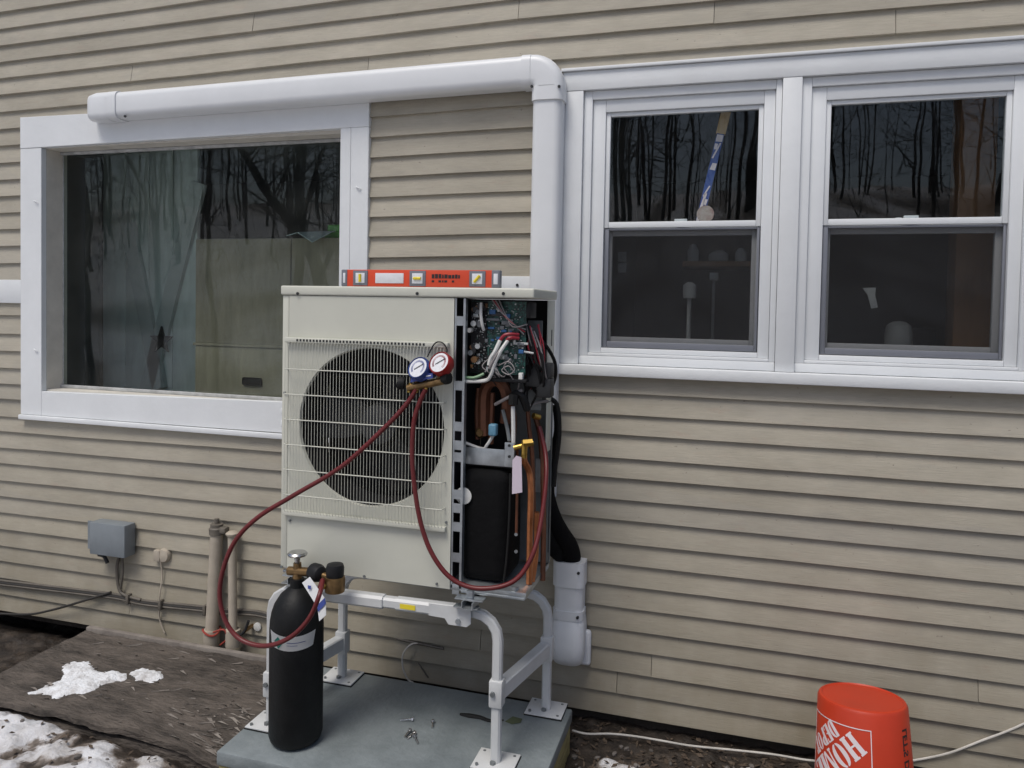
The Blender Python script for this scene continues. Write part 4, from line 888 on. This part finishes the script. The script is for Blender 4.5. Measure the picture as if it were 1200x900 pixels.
MB().lathe([(.008, 0), (.012, .03), (.033, .032), (.036, .038), (.03, .044), (.01, .041)], t0+Vector((0, 0, .05)), 24).build('handwheel', CHROME, va)
rg = t0+Vector((.085, -.006, .03))
m = MB(); m.lathe([(.018, -.03), (.03, -.025), (.032, .0), (.026, .02), (.012, .028)], rg, 20, Matrix.Rotation(R(90), 3, 'Y') @ Matrix.Rotation(R(25), 3, 'X')); rgo = m.build('regulator_nut', BLACK, gas)
r2 = rg+Vector((.075, -.01, -.012)); MB().tube([rg, r2], .012, n=12).build('regulator_stem', OBRASS, gas)
MB().lathe([(.02, -.045), (.034, -.04), (.036, .0), (.034, .012), (.02, .015)], r2, 24).build('regulator_body', OBRASS, gas)
MB().lathe([(.030, .0), (.032, .03), (.028, .042), (.012, .046)], r2+Vector((0, 0, .013)), 24).build('adjusting_knob', BLACK, gas)
MB().lathe([(.005, 0), (.011, .001), (.011, .003), (.005, .004)], r2+Vector((0, -.014, .052)), 16).build('knob_mark', DIAL, gas)
MB().tube([r2+Vector((-.02, -.02, -.01)), r2+Vector((-.045, -.035, -.03))], .009, n=10).build('hose_barb', BRASS, gas)
# wrapped paper label and hanging tag
def wrap(parent, name, mat, pts, r, th=.0008, ref=-64):
    """polygon of (angle deg, height) laid on the cylinder as a grid strip"""
    m = MB(); top, bot = pts; n = len(top); vt = []; vb_ = []
    for (a_, z), (a2, z2) in zip(top, bot):
        vt.append(m.bm.verts.new(cyo + Vector((r*math.cos(R(a_)), r*math.sin(R(a_)), z)))); vb_.append(m.bm.verts.new(cyo + Vector((r*math.cos(R(a2)), r*math.sin(R(a2)), z2))))
    for k in range(n-1): m.bm.faces.new((vt[k], vb_[k], vb_[k+1], vt[k+1]))
    bmesh.ops.solidify(m.bm, geom=m.bm.faces[:], thickness=th*.5); return m.build(name, mat, parent)
angs = [-124+i*9.8 for i in range(12)]
zl = lambda i: .398 - .012*math.sin(math.pi*i/11)
lab = wrap(gas, 'paper_label', PAPER, ([(a_, zl(i)+.028) for i, a_ in enumerate(angs)], [(a_+ (6 if i == 0 else -6 if i == 11 else 0), zl(i)-.022) for i, a_ in enumerate(angs)]), CR+.0016)
wrap(lab, 'teal_diamond', TEAL, ([(-108, .395), (-98, .412), (-88, .393)], [(-107, .390), (-97, .370), (-88, .388)]), CR+.0030)
wrap(lab, 'print_line', BLUEP, ([(-78, .395), (-68, .394), (-56, .394), (-40, .396)], [(-78, .393), (-68, .392), (-56, .392), (-40, .394)]), CR+.0028)
wrap(lab, 'print_line', BLUEP, ([(-78, .385), (-68, .384), (-56, .384)], [(-78, .3835), (-68, .3825), (-56, .3825)]), CR+.0028)
ty = cyo.y-.055
q = [P(354, 683, ty), P(363, 676, ty), P(382, 703, ty-.02), P(382, 721, ty-.03), P(374, 728, ty-.03), P(372, 712, ty-.025)]
tg = MB().prism(q, (0, .001, 0)).build('hang_tag', PAPER, gas)
q = [P(372, 709, ty-.0265), P(381, 700, ty-.021), P(382, 707, ty-.0245), P(373, 717, ty-.0285)]; MB().prism([p+Vector((0, -.0012, 0)) for p in q], (0, -.0006, 0)).build('blue_band', BLUEP, tg)
q = P(363, 688, ty-.012); MB().box((q.x-.006, q.y-.003, q.z-.006), (q.x+.006, q.y-.0015, q.z+.006)).build('blue_mark', BLUEP, tg)

# ------------------------------------------------------------------ manifold gauges and hoses
mg = thing('manifold_gauge_set', 'red and blue manifold gauges with red hoses hung on the grille', 'gauge set', F(503, 455, -.735))
MY = -.745
MB().tube([P(478, 455, MY), P(521, 446, MY)], .013, n=12).build('manifold_bar', OBRASS, mg)
m = MB(); a = P(482, 443, MY-.02); b = P(508, 439, MY-.02)
m.prism([P(482, 441, MY-.018), P(507, 437, MY-.018), P(507, 443, MY-.018), P(481, 448, MY-.018)], (0, .03, 0)); bp_ = m.build('name_plate', BLUEP, mg)
m = MB(); m.prism([P(484, 442.6, MY-.0195), P(505, 439.4, MY-.0195), P(505, 440.6, MY-.0195), P(484, 444, MY-.0195)], (0, .001, 0)); m.build('print_line', DIAL, bp_)
for (u, v, shell, nm) in ((490, 431, BLUE, 'blue_gauge'), (515, 425, REDG, 'red_gauge')):
    c = P(u, v, MY-.012); ax = Vector((-.22, -.86, .46)).normalized(); rot = ax.to_track_quat('Z', 'Y').to_matrix(); gr_ = .041
    m = MB(); m.lathe([(.02, -.034), (gr_*.9, -.034), (gr_, -.026), (gr_, 0), (gr_*.93, .005), (gr_*.86, .001)], c, 32, rot); gg = m.build(nm, shell, mg)
    m = MB(); m.lathe([(.001, .0012), (gr_*.84, .0014), (gr_*.84, .0022), (.001, .0024)], c, 32, rot); m.build('dial', DIAL, gg)
    m = MB(); 
    for k in range(28):
        t = R(-40+260*k/27); p1 = Vector((math.cos(t), math.sin(t), 0))
        for rr_, ww in ((.66, .0018),): m.cyl(c + rot @ (p1*gr_*rr_ + Vector((0, 0, .003))), c + rot @ (p1*gr_*(rr_-.16) + Vector((0, 0, .003))), ww*.5, n=4)
    m.build('scale', REDG if shell is REDG else BLUEP, gg)
    m = MB(); m.cyl(c + rot @ Vector((-.012, -.008, .0045)), c + rot @ Vector((.02, .014, .0045)), .0012, n=5); m.build('needle', PRINTK, gg)
    MB().tube([c - ax*.02 + Vector((0, 0, -.03)), P(u-4, 447, MY)], .007, n=8).build('gauge_stem', OBRASS, gg)
for (u, v, s_) in ((470, 449, -1), (523, 443, 1)):
    c = P(u, v, MY); rot = Vector((s_, -.25, .1)).to_track_quat('Z', 'Y').to_matrix(); MB().lathe([(.012, -.014), (.02, -.012), (.023, 0), (.02, .012), (.008, .014)], c, 10, rot).build('valve_knob', RUBBER, mg)
for u in (481, 490, 500): MB().tube([P(u, 449, MY), P(u-2, 460, MY-.004)], .006, n=8).build('port', BRASS, mg)
MB().tube([P(501, 418, MY), P(507, 406, -.72), P(512, 401, -.713), P(519, 402, -.712), P(524, 410, -.715), P(521, 418, MY)], .0025, n=6).build('hanging_hook', BLACK, mg)
HR = .0082
MB().tube([P(488, 456, MY-.005), P(476, 474, -.755), P(450, 502, -.775), P(400, 547, -.80), P(345, 580, -.84), P(300, 608, -.87), P(272, 640, -.89), P(258, 685, -.90), P(262, 722, -.90), P(280, 748, -.90), P(310, 757, -.90), P(340, 747, -.905), P(362, 725, -.90), P(374, 698, -.895), P(378, 680, cyo.y-.06), r2+Vector((-.043, -.033, -.03))], HR, n=10).build('hose', REDH, mg)
MB().tube([P(499, 456, MY-.005), P(492, 471, -.75), P(485, 495, -.75), P(483, 535, -.75), P(487, 580, -.75), P(495, 620, -.75), P(508, 652, -.75), P(528, 677, -.745), P(555, 689, -.735), P(588, 687, -.72), P(610, 674, -.70), P(626, 645, -.67), P(635, 605, -.62), P(640, 560, -.57), P(639, 530, -.52), P(632, 500, -.49)], HR, n=10).build('hose', REDH, mg)

# ------------------------------------------------------------------ left wall: boxes, pipes, cables
bxo = thing('junction_box', 'grey metal utility box mounted low on the left clapboards', 'junction box', (-3.03, -.02, .44))
m = MB(); m.prism([(-3.16, -.022, .455), (-2.905, -.022, .455), (-2.905, -.022, .60), (-3.16, -.022, .60)], (0, -.004, 0)); m.build('back_plate', BOXG, bxo)
a = P(105, 650, -.10); b = P(140, 616, -.10); MB().box((a.x, -.10, a.z+.004), (b.x+.03, -.027, b.z), .004).build('cover', BOXG, bxo)
c = P(155, 619, -.03); MB().box((c.x-.03, -.045, c.z-.13), (c.x+.004, -.018, c.z+.004), .004).build('hinge_bracket', DGALV, bxo)
for dz in (-.01, -.05, -.1): MB().cyl((c.x-.012, -.055, c.z+dz), (c.x-.012, -.046, c.z+dz), .009, n=8).build('bolt', DGALV, bxo)
MB().tube([P(116, 650, -.05), P(122, 652, -.06), P(126, 660, -.06)], .009, n=8).build('latch', DARKM, bxo)
cbm = thing('wall_cable', 'bundle of brown cables clipped along the low left clapboards', 'cable', P(140, 690, -.03))
for k, dv in enumerate((0, 2.6, 5.0)):
    MB().tube([P(u, v+dv, -.026-.003*k) for u, v in ((-70, 672), (0, 680), (60, 687), (110, 693), (140, 697), (165, 703), (200, 707), (240, 711), (262, 714), (300, 716), (330, 724))], .0065 if k != 1 else .008, n=7).build('cable_run', [CABLE, CABLEK, CABLE][k], cbm)
MB().tube([P(141, 648, -.04), P(137, 665, -.035), P(139, 688, -.032), P(146, 697, -.032), P(165, 703, -.032)], .008, n=7).build('drop_cable', CABLE, cbm)
MB().tube([P(143, 648, -.05), P(144, 670, -.045), P(141, 690, -.04)], .006, n=7).build('drop_cable', CABLE, cbm)
MB().tube([P(130, 694, -.034), P(95, 705, -.05), P(60, 715, -.05), P(30, 720, -.04), P(-20, 718, -.03)], .006, n=7).build('loose_cable', CABLEK, cbm)
for u, v in ((150, 701), (188, 708), (240, 714)): c = P(u, v, -.04); MB().box((c.x-.008, -.05, c.z-.03), (c.x+.008, -.017, c.z+.02), .003).build('clip', CABLE, cbm)
cp = thing('phone_jack', 'small round beige jack with a thin wire on the left clapboards', 'wall jack', P(191, 650, -.02))
c = P(190, 651, -.03); MB().lathe([(.034, -.018), (.036, -.005), (.03, .008), (.012, .012)], Vector((c.x+.008, -.03, c.z)), 20, MX).build('cover', BEIGEP, cp); MB().box((c.x-.042, -.045, c.z-.03), (c.x-.005, -.018, c.z+.028), .006).build('base', BEIGEP, cp)
MB().tube([P(188, 657, -.035), P(190, 675, -.03), P(187, 700, -.045), P(187, 725, -.03), P(193, 742, -.03)], .0035, n=6).build('wire', BEIGEP, cp)
p1 = thing('vent_pipe', 'taller beige wall pipe with a threaded cap beside the gas cylinder', 'pipe', P(248, 748, -.06))
t_, b_ = P(254, 626, -.06), P(248, 742, -.07); MB().tube([b_, t_], .030, n=20).build('pipe', BEIGEP, p1)
m = MB(); m.lathe([(.035, 0), (.037, .03), (.03, .036), (.03, .05), (.012, .052), (.012, .075)], t_, 12); m.build('cap', CABLE, p1); m = MB(); m.box((t_.x+.02, t_.y-.02, t_.z+.01), (t_.x+.06, t_.y+.02, t_.z+.04), .008); m.build('coupling', CABLE, p1)
MB().tube([b_+Vector((0, 0, -.06)), b_+Vector((0, 0, .02))], .038, n=20).build('base_collar', BEIGEP, p1)
m = MB(); m.tube([b_+Vector((.04*math.cos(t), .04*math.sin(t), .012+.01*math.sin(t*2))) for t in [k*.5 for k in range(14)]], .005, n=6); m.build('red_wire_wrap', REDC, p1)
p2 = thing('fill_pipe', 'shorter beige wall pipe just left of the gas cylinder', 'pipe', P(274, 745, -.07))
t_, b_ = P(272, 628, -.06), P(273, 740, -.08); MB().tube([b_, t_], .020, n=18).build('pipe', BEIGEP, p2); MB().lathe([(.024, 0), (.03, .008), (.03, .014), (.018, .022)], t_, 18).build('cap', BEIGEP, p2)
MB().tube([b_+Vector((0, 0, -.07)), b_+Vector((0, 0, .01))], .034, n=18).build('base_collar', BEIGEP, p2)
m = MB(); m.tube([P(250, 741, -.11), P(262, 738, -.11), P(266, 748, -.10), P(258, 756, -.10)], .0045, n=6); m.build('wire', REDC, p2)
sg = thing('hose_spigot', 'small dark spigot on the wall behind the gas cylinder', 'spigot', P(297, 735, -.03))
c = P(296, 733, -.02); MB().tube([c, c+Vector((0, -.06, 0))], .010, n=10).build('stem', OBRASS, sg); MB().tube([c+Vector((-.03, -.06, -.03)), c+Vector((0, -.06, 0)), c+Vector((.02, -.06, .05))], .007, n=8).build('lever', DARKM, sg); m = MB(); m.lathe([(.02, -.004), (.02, .004), (.012, .006)], c+Vector((.03, -.004, 0)), 14, MX); m.build('escutcheon', WIREW, sg)
# wires under the unit
wl_ = thing('loop_wire', 'thin beige wire loop hanging under the unit in front of the clapboards', 'wire', P(480, 780, -.03))
MB().tube([P(503, 757, -.02), P(485, 754, -.03), P(473, 765, -.05), P(472, 782, -.06), P(478, 796, -.06), P(484, 800, -.05)], .004, n=6).build('wire', CABLEW, wl_)
MB().tube([P(465, 748, -.02), P(490, 754, -.025), P(520, 760, -.02)], .006, n=6).build('stub', CABLE, wl_); MB().tube([P(490, 777, -.02), P(497, 787, -.025), P(502, 794, -.02)], .003, n=6).build('stub', CABLE, wl_)
gc = thing('ground_cable', 'dirty white cable lying along the foot of the wall to the orange bucket', 'cable', PZ(800, 872, .02))
pts = [PZ(u, v, .02) for u, v in ((671, 856), (688, 860), (716, 860), (745, 863), (775, 868), (810, 874), (860, 879), (905, 884), (948, 891))]
pts = [Vector((p.x, p.y, max(p.z, gz(p.x, p.y)+.006))) for p in pts]
pts += [P(985, 893, -.14), P(1030, 896, -.08), P(1065, 892, -.03), P(1110, 883, -.025), P(1150, 868, -.025), P(1200, 848, -.025), P(1290, 800, -.025)]
MB().tube(pts, .0042, n=7).build('cable', CABLEW, gc)

# ------------------------------------------------------------------ weathered board platform with snow
PLZ = .10
pl = thing('board_platform', 'weathered brown board platform with snow patches at the left wall', 'platform', (-2.4, -.46, 0))
def board_grid(x0, x1, y0, y1, zf, th, mat, name, nx=60, ny=30, edge=None):
    m = MB(); vs_ = []
    for j in range(ny+1):
        row = []
        for i in range(nx+1):
            x = x0+(x1-x0)*i/nx; y = y0+(y1-y0)*j/ny
            if edge: x, y = edge(x, y, i/nx, j/ny)
            row.append(m.bm.verts.new((x, y, zf(x, y))))
        vs_.append(row)
    fs = [m.bm.faces.new((vs_[j][i], vs_[j][i+1], vs_[j+1][i+1], vs_[j+1][i])) for j in range(ny) for i in range(nx)]
    ex = bmesh.ops.extrude_face_region(m.bm, geom=fs); bmesh.ops.translate(m.bm, verts=[v for v in ex['geom'] if isinstance(v, bmesh.types.BMVert)], vec=(0, 0, -th))
    return m.build(name, mat, pl)
def plz(x, y): return PLZ + .006*fb(x, y, 5, 9) + .004*fb(x, y, 19, 2) - .035*sstep(-1.95, -1.74, x)*sstep(-.35, -.75, y) - .03*sstep(-.5, -.8, y)*sstep(-2.3, -1.8, x)
board_grid(-3.03, -1.745, -.80, -.165, plz, .022, BOARD, 'top_sheet', 90, 46, lambda x, y, s, t: (x + (.02*fb(x, y, 6, 4) if s > .95 else 0), y + (.015*fb(x, y, 5, 8) if t < .03 else 0)))
m = MB(); m.box((-3.03, -.163, .07), (-1.745, -.138, PLZ+.018), .003); m.build('back_rail', BOARDL, pl)
for y in (-.77, -.47, -.2): MB().box((-3.0, y-.02, -.05), (-1.78, y+.02, PLZ-.05), .004).build('sleeper', BOARD, pl)
rp = random.Random(3); m = MB()
for k in range(190):
    x = rp.uniform(-2.9, -1.78); y = rp.uniform(-.78, -.2)
    if rp.random() < .5: x = -1.76 - abs(rp.gauss(0, .16)); y = -.76 + abs(rp.gauss(0, .18))
    a_ = rp.uniform(-.5, .5); l = rp.uniform(.015, .075); dx, dy = math.cos(a_)*l, math.sin(a_)*l; w_ = rp.uniform(.0008, .0026); z = plz(x, y)
    m.prism([(x, y, z+.001), (x+dx, y+dy, plz(x+dx, y+dy)+rp.uniform(.002, .012)), (x+dx, y+dy+w_, plz(x+dx, y+dy)+.004), (x+dx*.3, y+w_*2, z+.002)], (0, 0, .0012))
tag(m.build('peeling_splinters', BOARDL, pl), kind='stuff')

def inside(px, py, poly):
    c = False; j = len(poly)-1
    for i in range(len(poly)):
        (xi, yi), (xj, yj) = poly[i], poly[j]
        if (yi > py) != (yj > py) and px < (xj-xi)*(py-yi)/(yj-yi)+xi: c = not c
        j = i
    return c
def edge_d(px, py, poly):
    best = 9
    for i in range(len(poly)):
        ax, ay = poly[i]; bx_, by = poly[(i+1) % len(poly)]; l2 = (bx_-ax)**2+(by-ay)**2; t = max(0, min(1, ((px-ax)*(bx_-ax)+(py-ay)*(by-ay))/l2)); best = min(best, math.hypot(px-ax-t*(bx_-ax), py-ay-t*(by-ay)))
    return best
def snow_patch(pix, z, hmax, label, step=.009, base=None):
    poly = [(p.x, p.y) for p in (PZ(u, v, z) for u, v in pix)]
    x0, x1 = min(p[0] for p in poly)-.03, max(p[0] for p in poly)+.03; y0, y1 = min(p[1] for p in poly)-.03, max(p[1] for p in poly)+.03
    nx, ny = int((x1-x0)/step), int((y1-y0)/step); m = MB(); V = {}
    for j in range(ny+1):
        for i in range(nx+1):
            x, y = x0+i*step, y0+j*step; d_ = edge_d(x, y, poly) * (1 if inside(x, y, poly) else -1) + .016*fb(x, y, 18, 3) + .007*fb(x, y, 60, 1)
            h = hmax*(1-math.exp(-max(0, d_)/.03)) * (1+.35*fb(x, y, 14, 6)) if d_ > 0 else -.004
            if d_ > -.012: V[i, j] = m.bm.verts.new((x, y, (base(x, y) if base else z) + h))
    for j in range(ny):
        for i in range(nx):
            k = [(i, j), (i+1, j), (i+1, j+1), (i, j+1)]
            if all(q in V for q in k): m.bm.faces.new([V[q] for q in k])
    tag(m.build('snow_patch', SNOWM, origin=(x0, y0, z), ang=80), label, 'snow', 'snow patches on the platform')
snow_patch([(34, 813), (60, 803), (73, 794), (74, 779), (88, 776), (104, 776), (110, 785), (130, 787), (150, 788), (148, 796), (122, 803), (108, 812), (70, 817)], PLZ, .016, 'larger white snow patch on the brown board platform', base=plz)
snow_patch([(149, 789), (165, 784), (190, 786), (191, 794), (175, 800), (158, 798)], PLZ, .012, 'smaller snow patch just right of the larger one on the platform', base=plz)

# ------------------------------------------------------------------ orange bucket, upside down
bz = PZ(1010, 816, .44); BK = Vector((bz.x, bz.y, .44)); br0, br1, bh = .139, .158, .37
axb = Vector((-.035, .12, 1)).normalized(); qb = Vector((0, 0, 1)).rotation_difference(axb).to_matrix()
bo = BK - qb @ Vector((0, 0, bh))
bk = thing('orange_bucket', 'orange plastic bucket turned upside down beside the wall', 'bucket', bo)
def bpt(r, h, a): return bo + qb @ Vector((r*math.cos(a), r*math.sin(a), h))
m = MB(); m.lathe([(br1+.002, 0), (br1+.008, .004), (br1+.008, .018), (br1, .02), (br1-.001, .06), (br1+.006, .062), (br1+.006, .068), (br1-.002, .07), (br0+.001, bh-.012), (br0-.004, bh-.003), (br0-.012, bh), (br0-.016, bh-.004), (br0-.09, bh-.006)], bo, 64, qb); m.build('shell', ORANGE, bk, ang=30)
AC0 = math.atan2(CAMP.y-bo.y, CAMP.x-bo.x)                 # direction that faces the yard
lc = AC0 - R(34)                                            # logo centre
def rad(h): return br1 + (br0-br1)*h/bh
def wrap_poly(poly, th=.0006, off=.0012, sub=.012):
    """poly in bucket-skin metres (s to the viewer's right, h up)"""
    bm = bmesh.new(); vs_ = [bm.verts.new((s_, h_, 0)) for s_, h_ in poly]; bm.faces.new(vs_); bmesh.ops.triangulate(bm, faces=bm.faces[:])
    for _ in range(6):
        es = [e for e in bm.edges if e.calc_length() > sub]
        if not es: break
        bmesh.ops.subdivide_edges(bm, edges=es, cuts=1, use_grid_fill=False); bmesh.ops.triangulate(bm, faces=bm.faces[:])
    for v in bm.verts:
        s_, h_ = v.co.x, v.co.y; v.co = bpt(rad(h_)+off, h_, lc + s_/.15)
    return bm
def add_polys(name, polys, mat):
    m = MB(); 
    for pl_ in polys:
        b_ = wrap_poly(pl_); me = bpy.data.meshes.new('tmp'); b_.to_mesh(me); b_.free(); m.bm.from_mesh(me); bpy.data.meshes.remove(me)
    bmesh.ops.solidify(m.bm, geom=m.bm.faces[:], thickness=-.0005); m.build(name, mat, bk)
def rect(x0, y0, x1, y1): return [(x0, y0), (x1, y0), (x1, y1), (x0, y1)]
def ell(cx, cy, rx, ry, a0, a1, n=10): return [(cx+rx*math.cos(R(a0+(a1-a0)*k/n)), cy+ry*math.sin(R(a0+(a1-a0)*k/n))) for k in range(n+1)]
def crescent(cx, cy, rx, ry, irx, iry, a0, a1): return ell(cx, cy, rx, ry, a0, a1) + ell(cx, cy, irx, iry, a1, a0)
G = {  # slab stencil letters in a cell 1 high
 'H': (.78, [rect(0, 0, .34, .08), rect(.05, .08, .29, .92), rect(0, .92, .34, 1), rect(.44, 0, .78, .08), rect(.49, .08, .73, .92), rect(.44, .92, .78, 1), rect(.29, .46, .49, .54)]),
 'O': (.72, [crescent(.34, .5, .34, .5, .11, .44, 95, 265), crescent(.38, .5, .34, .5, .11, .44, -85, 85)]),
 'M': (.98, [rect(0, 0, .2, .08), rect(.06, .08, .14, 1), [(.0, 1), (.24, 1), (.52, .0), (.40, 0)], [(.46, .05), (.54, .05), (.78, 1), (.70, 1)], rect(.64, 0, .98, .08), rect(.69, .08, .93, 1)]),
 'E': (.66, [rect(0, 0, .30, 1), rect(.30, 0, .62, .08), rect(.30, .92, .62, 1), rect(.30, .46, .48, .54), rect(.54, .08, .62, .26), rect(.54, .74, .62, .92)]),
 'T': (.66, [rect(.2, 0, .46, 1), rect(0, .92, .2, 1), rect(.46, .92, .66, 1), rect(0, .74, .08, .92), rect(.58, .74, .66, .92)]),
 'D': (.72, [rect(0, 0, .28, 1), crescent(.3, .5, .42, .5, .16, .42, -88, 88)]),
 'P': (.68, [rect(0, 0, .28, 1), crescent(.3, .74, .36, .26, .1, .18, -88, 88)])}
def word(w, x, y, h, sx=1.0):
    out = []; 
    for ch in w:
        if ch == ' ': x += .3*h; continue
        wd, ps = G[ch]; out += [[(x+px*h*sx, y+py*h) for px, py in p] for p in ps]; x += (wd+.07)*h*sx
    return out, x
LS = .107                                                   # half side of the square emblem
polys = []
for wd, hh, yo, wlen in (('THE', .050, .050, .112), ('HOME', .075, -.037, .226), ('DEPOT', .054, -.099, .145)):
    ps, xe = word(wd, 0, 0, hh); sc = wlen/xe
    for p in ps: polys.append([((px-xe/2)*sc, py+yo) for px, py in p])
ct, st_ = math.cos(R(45)), math.sin(R(45)); HC = .195
fin = []
for p in polys:
    q = [(x*ct-y*st_, x*st_+y*ct) for x, y in p]; fin.append([(-x*1.0, HC-y*1.0) for x, y in q])      # turned over with the bucket
add_polys('printed_lettering', fin, PRINTW)
w_ = .0028; L2 = LS*1.12
add_polys('printed_border', [rect(-L2, HC+L2-w_, L2, HC+L2), rect(-L2, HC-L2, L2, HC-L2+w_), rect(-L2, HC-L2+w_, -L2+w_, HC+L2-w_), rect(L2-w_, HC-L2+w_, L2, HC+L2-w_)], PRINTW)
def font_polys(txt, size):
    cu = bpy.data.curves.new('t', 'FONT'); cu.body = txt; cu.size = size; cu.offset = .001; cu.resolution_u = 3
    ob = bpy.data.objects.new('t', cu); C.objects.link(ob); bpy.context.view_layer.update()
    me = bpy.data.meshes.new_from_object(ob.evaluated_get(bpy.context.evaluated_depsgraph_get())); bpy.data.objects.remove(ob); bpy.data.curves.remove(cu)
    ps = [[(me.vertices[i].co.x, me.vertices[i].co.y) for i in p.vertices] for p in me.polygons]; bpy.data.meshes.remove(me); return ps
fp_ = [[(.262 - y, bh-.055 - x) for x, y in p] for p in font_polys("LET'S DO THIS.", .038)]
add_polys('side_lettering', fp_, PRINTK)

# ------------------------------------------------------------------ litter on the ground near the wall
rl = random.Random(8); m = MB()
for k in range(1300):
    if rl.random() < .82: x = rl.uniform(-.6, .5); y = -rl.random()*.75
    else: x = rl.uniform(-3.5, -1.72); y = rl.uniform(-1.25, -.6)
    if x < -1.72 and -3.05 < x and y > -.8: continue
    z = gz(x, y)+rl.uniform(.001, .008); a_ = rl.uniform(0, 6.28); s_ = rl.uniform(.006, .019); w_ = s_*rl.uniform(.2, .6)
    ex = Vector((math.cos(a_), math.sin(a_), rl.uniform(-.4, .4)))*s_; ey = Vector((-math.sin(a_), math.cos(a_), rl.uniform(-.5, .5)))*w_; c = Vector((x, y, z))
    m.poly([c-ex, c-ey*.9+Vector((0, 0, .003)), c+ex, c+ey])
tag(m.build('leaf_litter', DEAD, recalc=False), 'dead leaves and bark bits strewn on the mud by the wall', 'leaf litter', kind='stuff')
m = MB()
for k in range(150):
    x = rl.uniform(-.56, .6) if rl.random() < .9 else rl.uniform(-3.4, -1.72); y = -.1-rl.random()*.6 if x > -1 else rl.uniform(-1.2, -.82)
    s_ = rl.uniform(.004, .016); mt = Matrix.Translation((x, y, gz(x, y)+s_*.3)) @ Matrix.Rotation(rl.uniform(0, 6), 4, 'Z') @ Matrix.Diagonal((1, rl.uniform(.5, 1), rl.uniform(.4, .8), 1))
    bmesh.ops.create_icosphere(m.bm, subdivisions=1, radius=s_, matrix=mt)
tag(m.build('gravel', M('wet_gravel', (.07, .062, .055), .6, col2=(.2, .18, .165), vs=9), recalc=False), 'small wet stones in the mud by the wall', 'gravel', kind='stuff')

for o in bpy.data.objects:
    if '_o' in o: del o['_o']
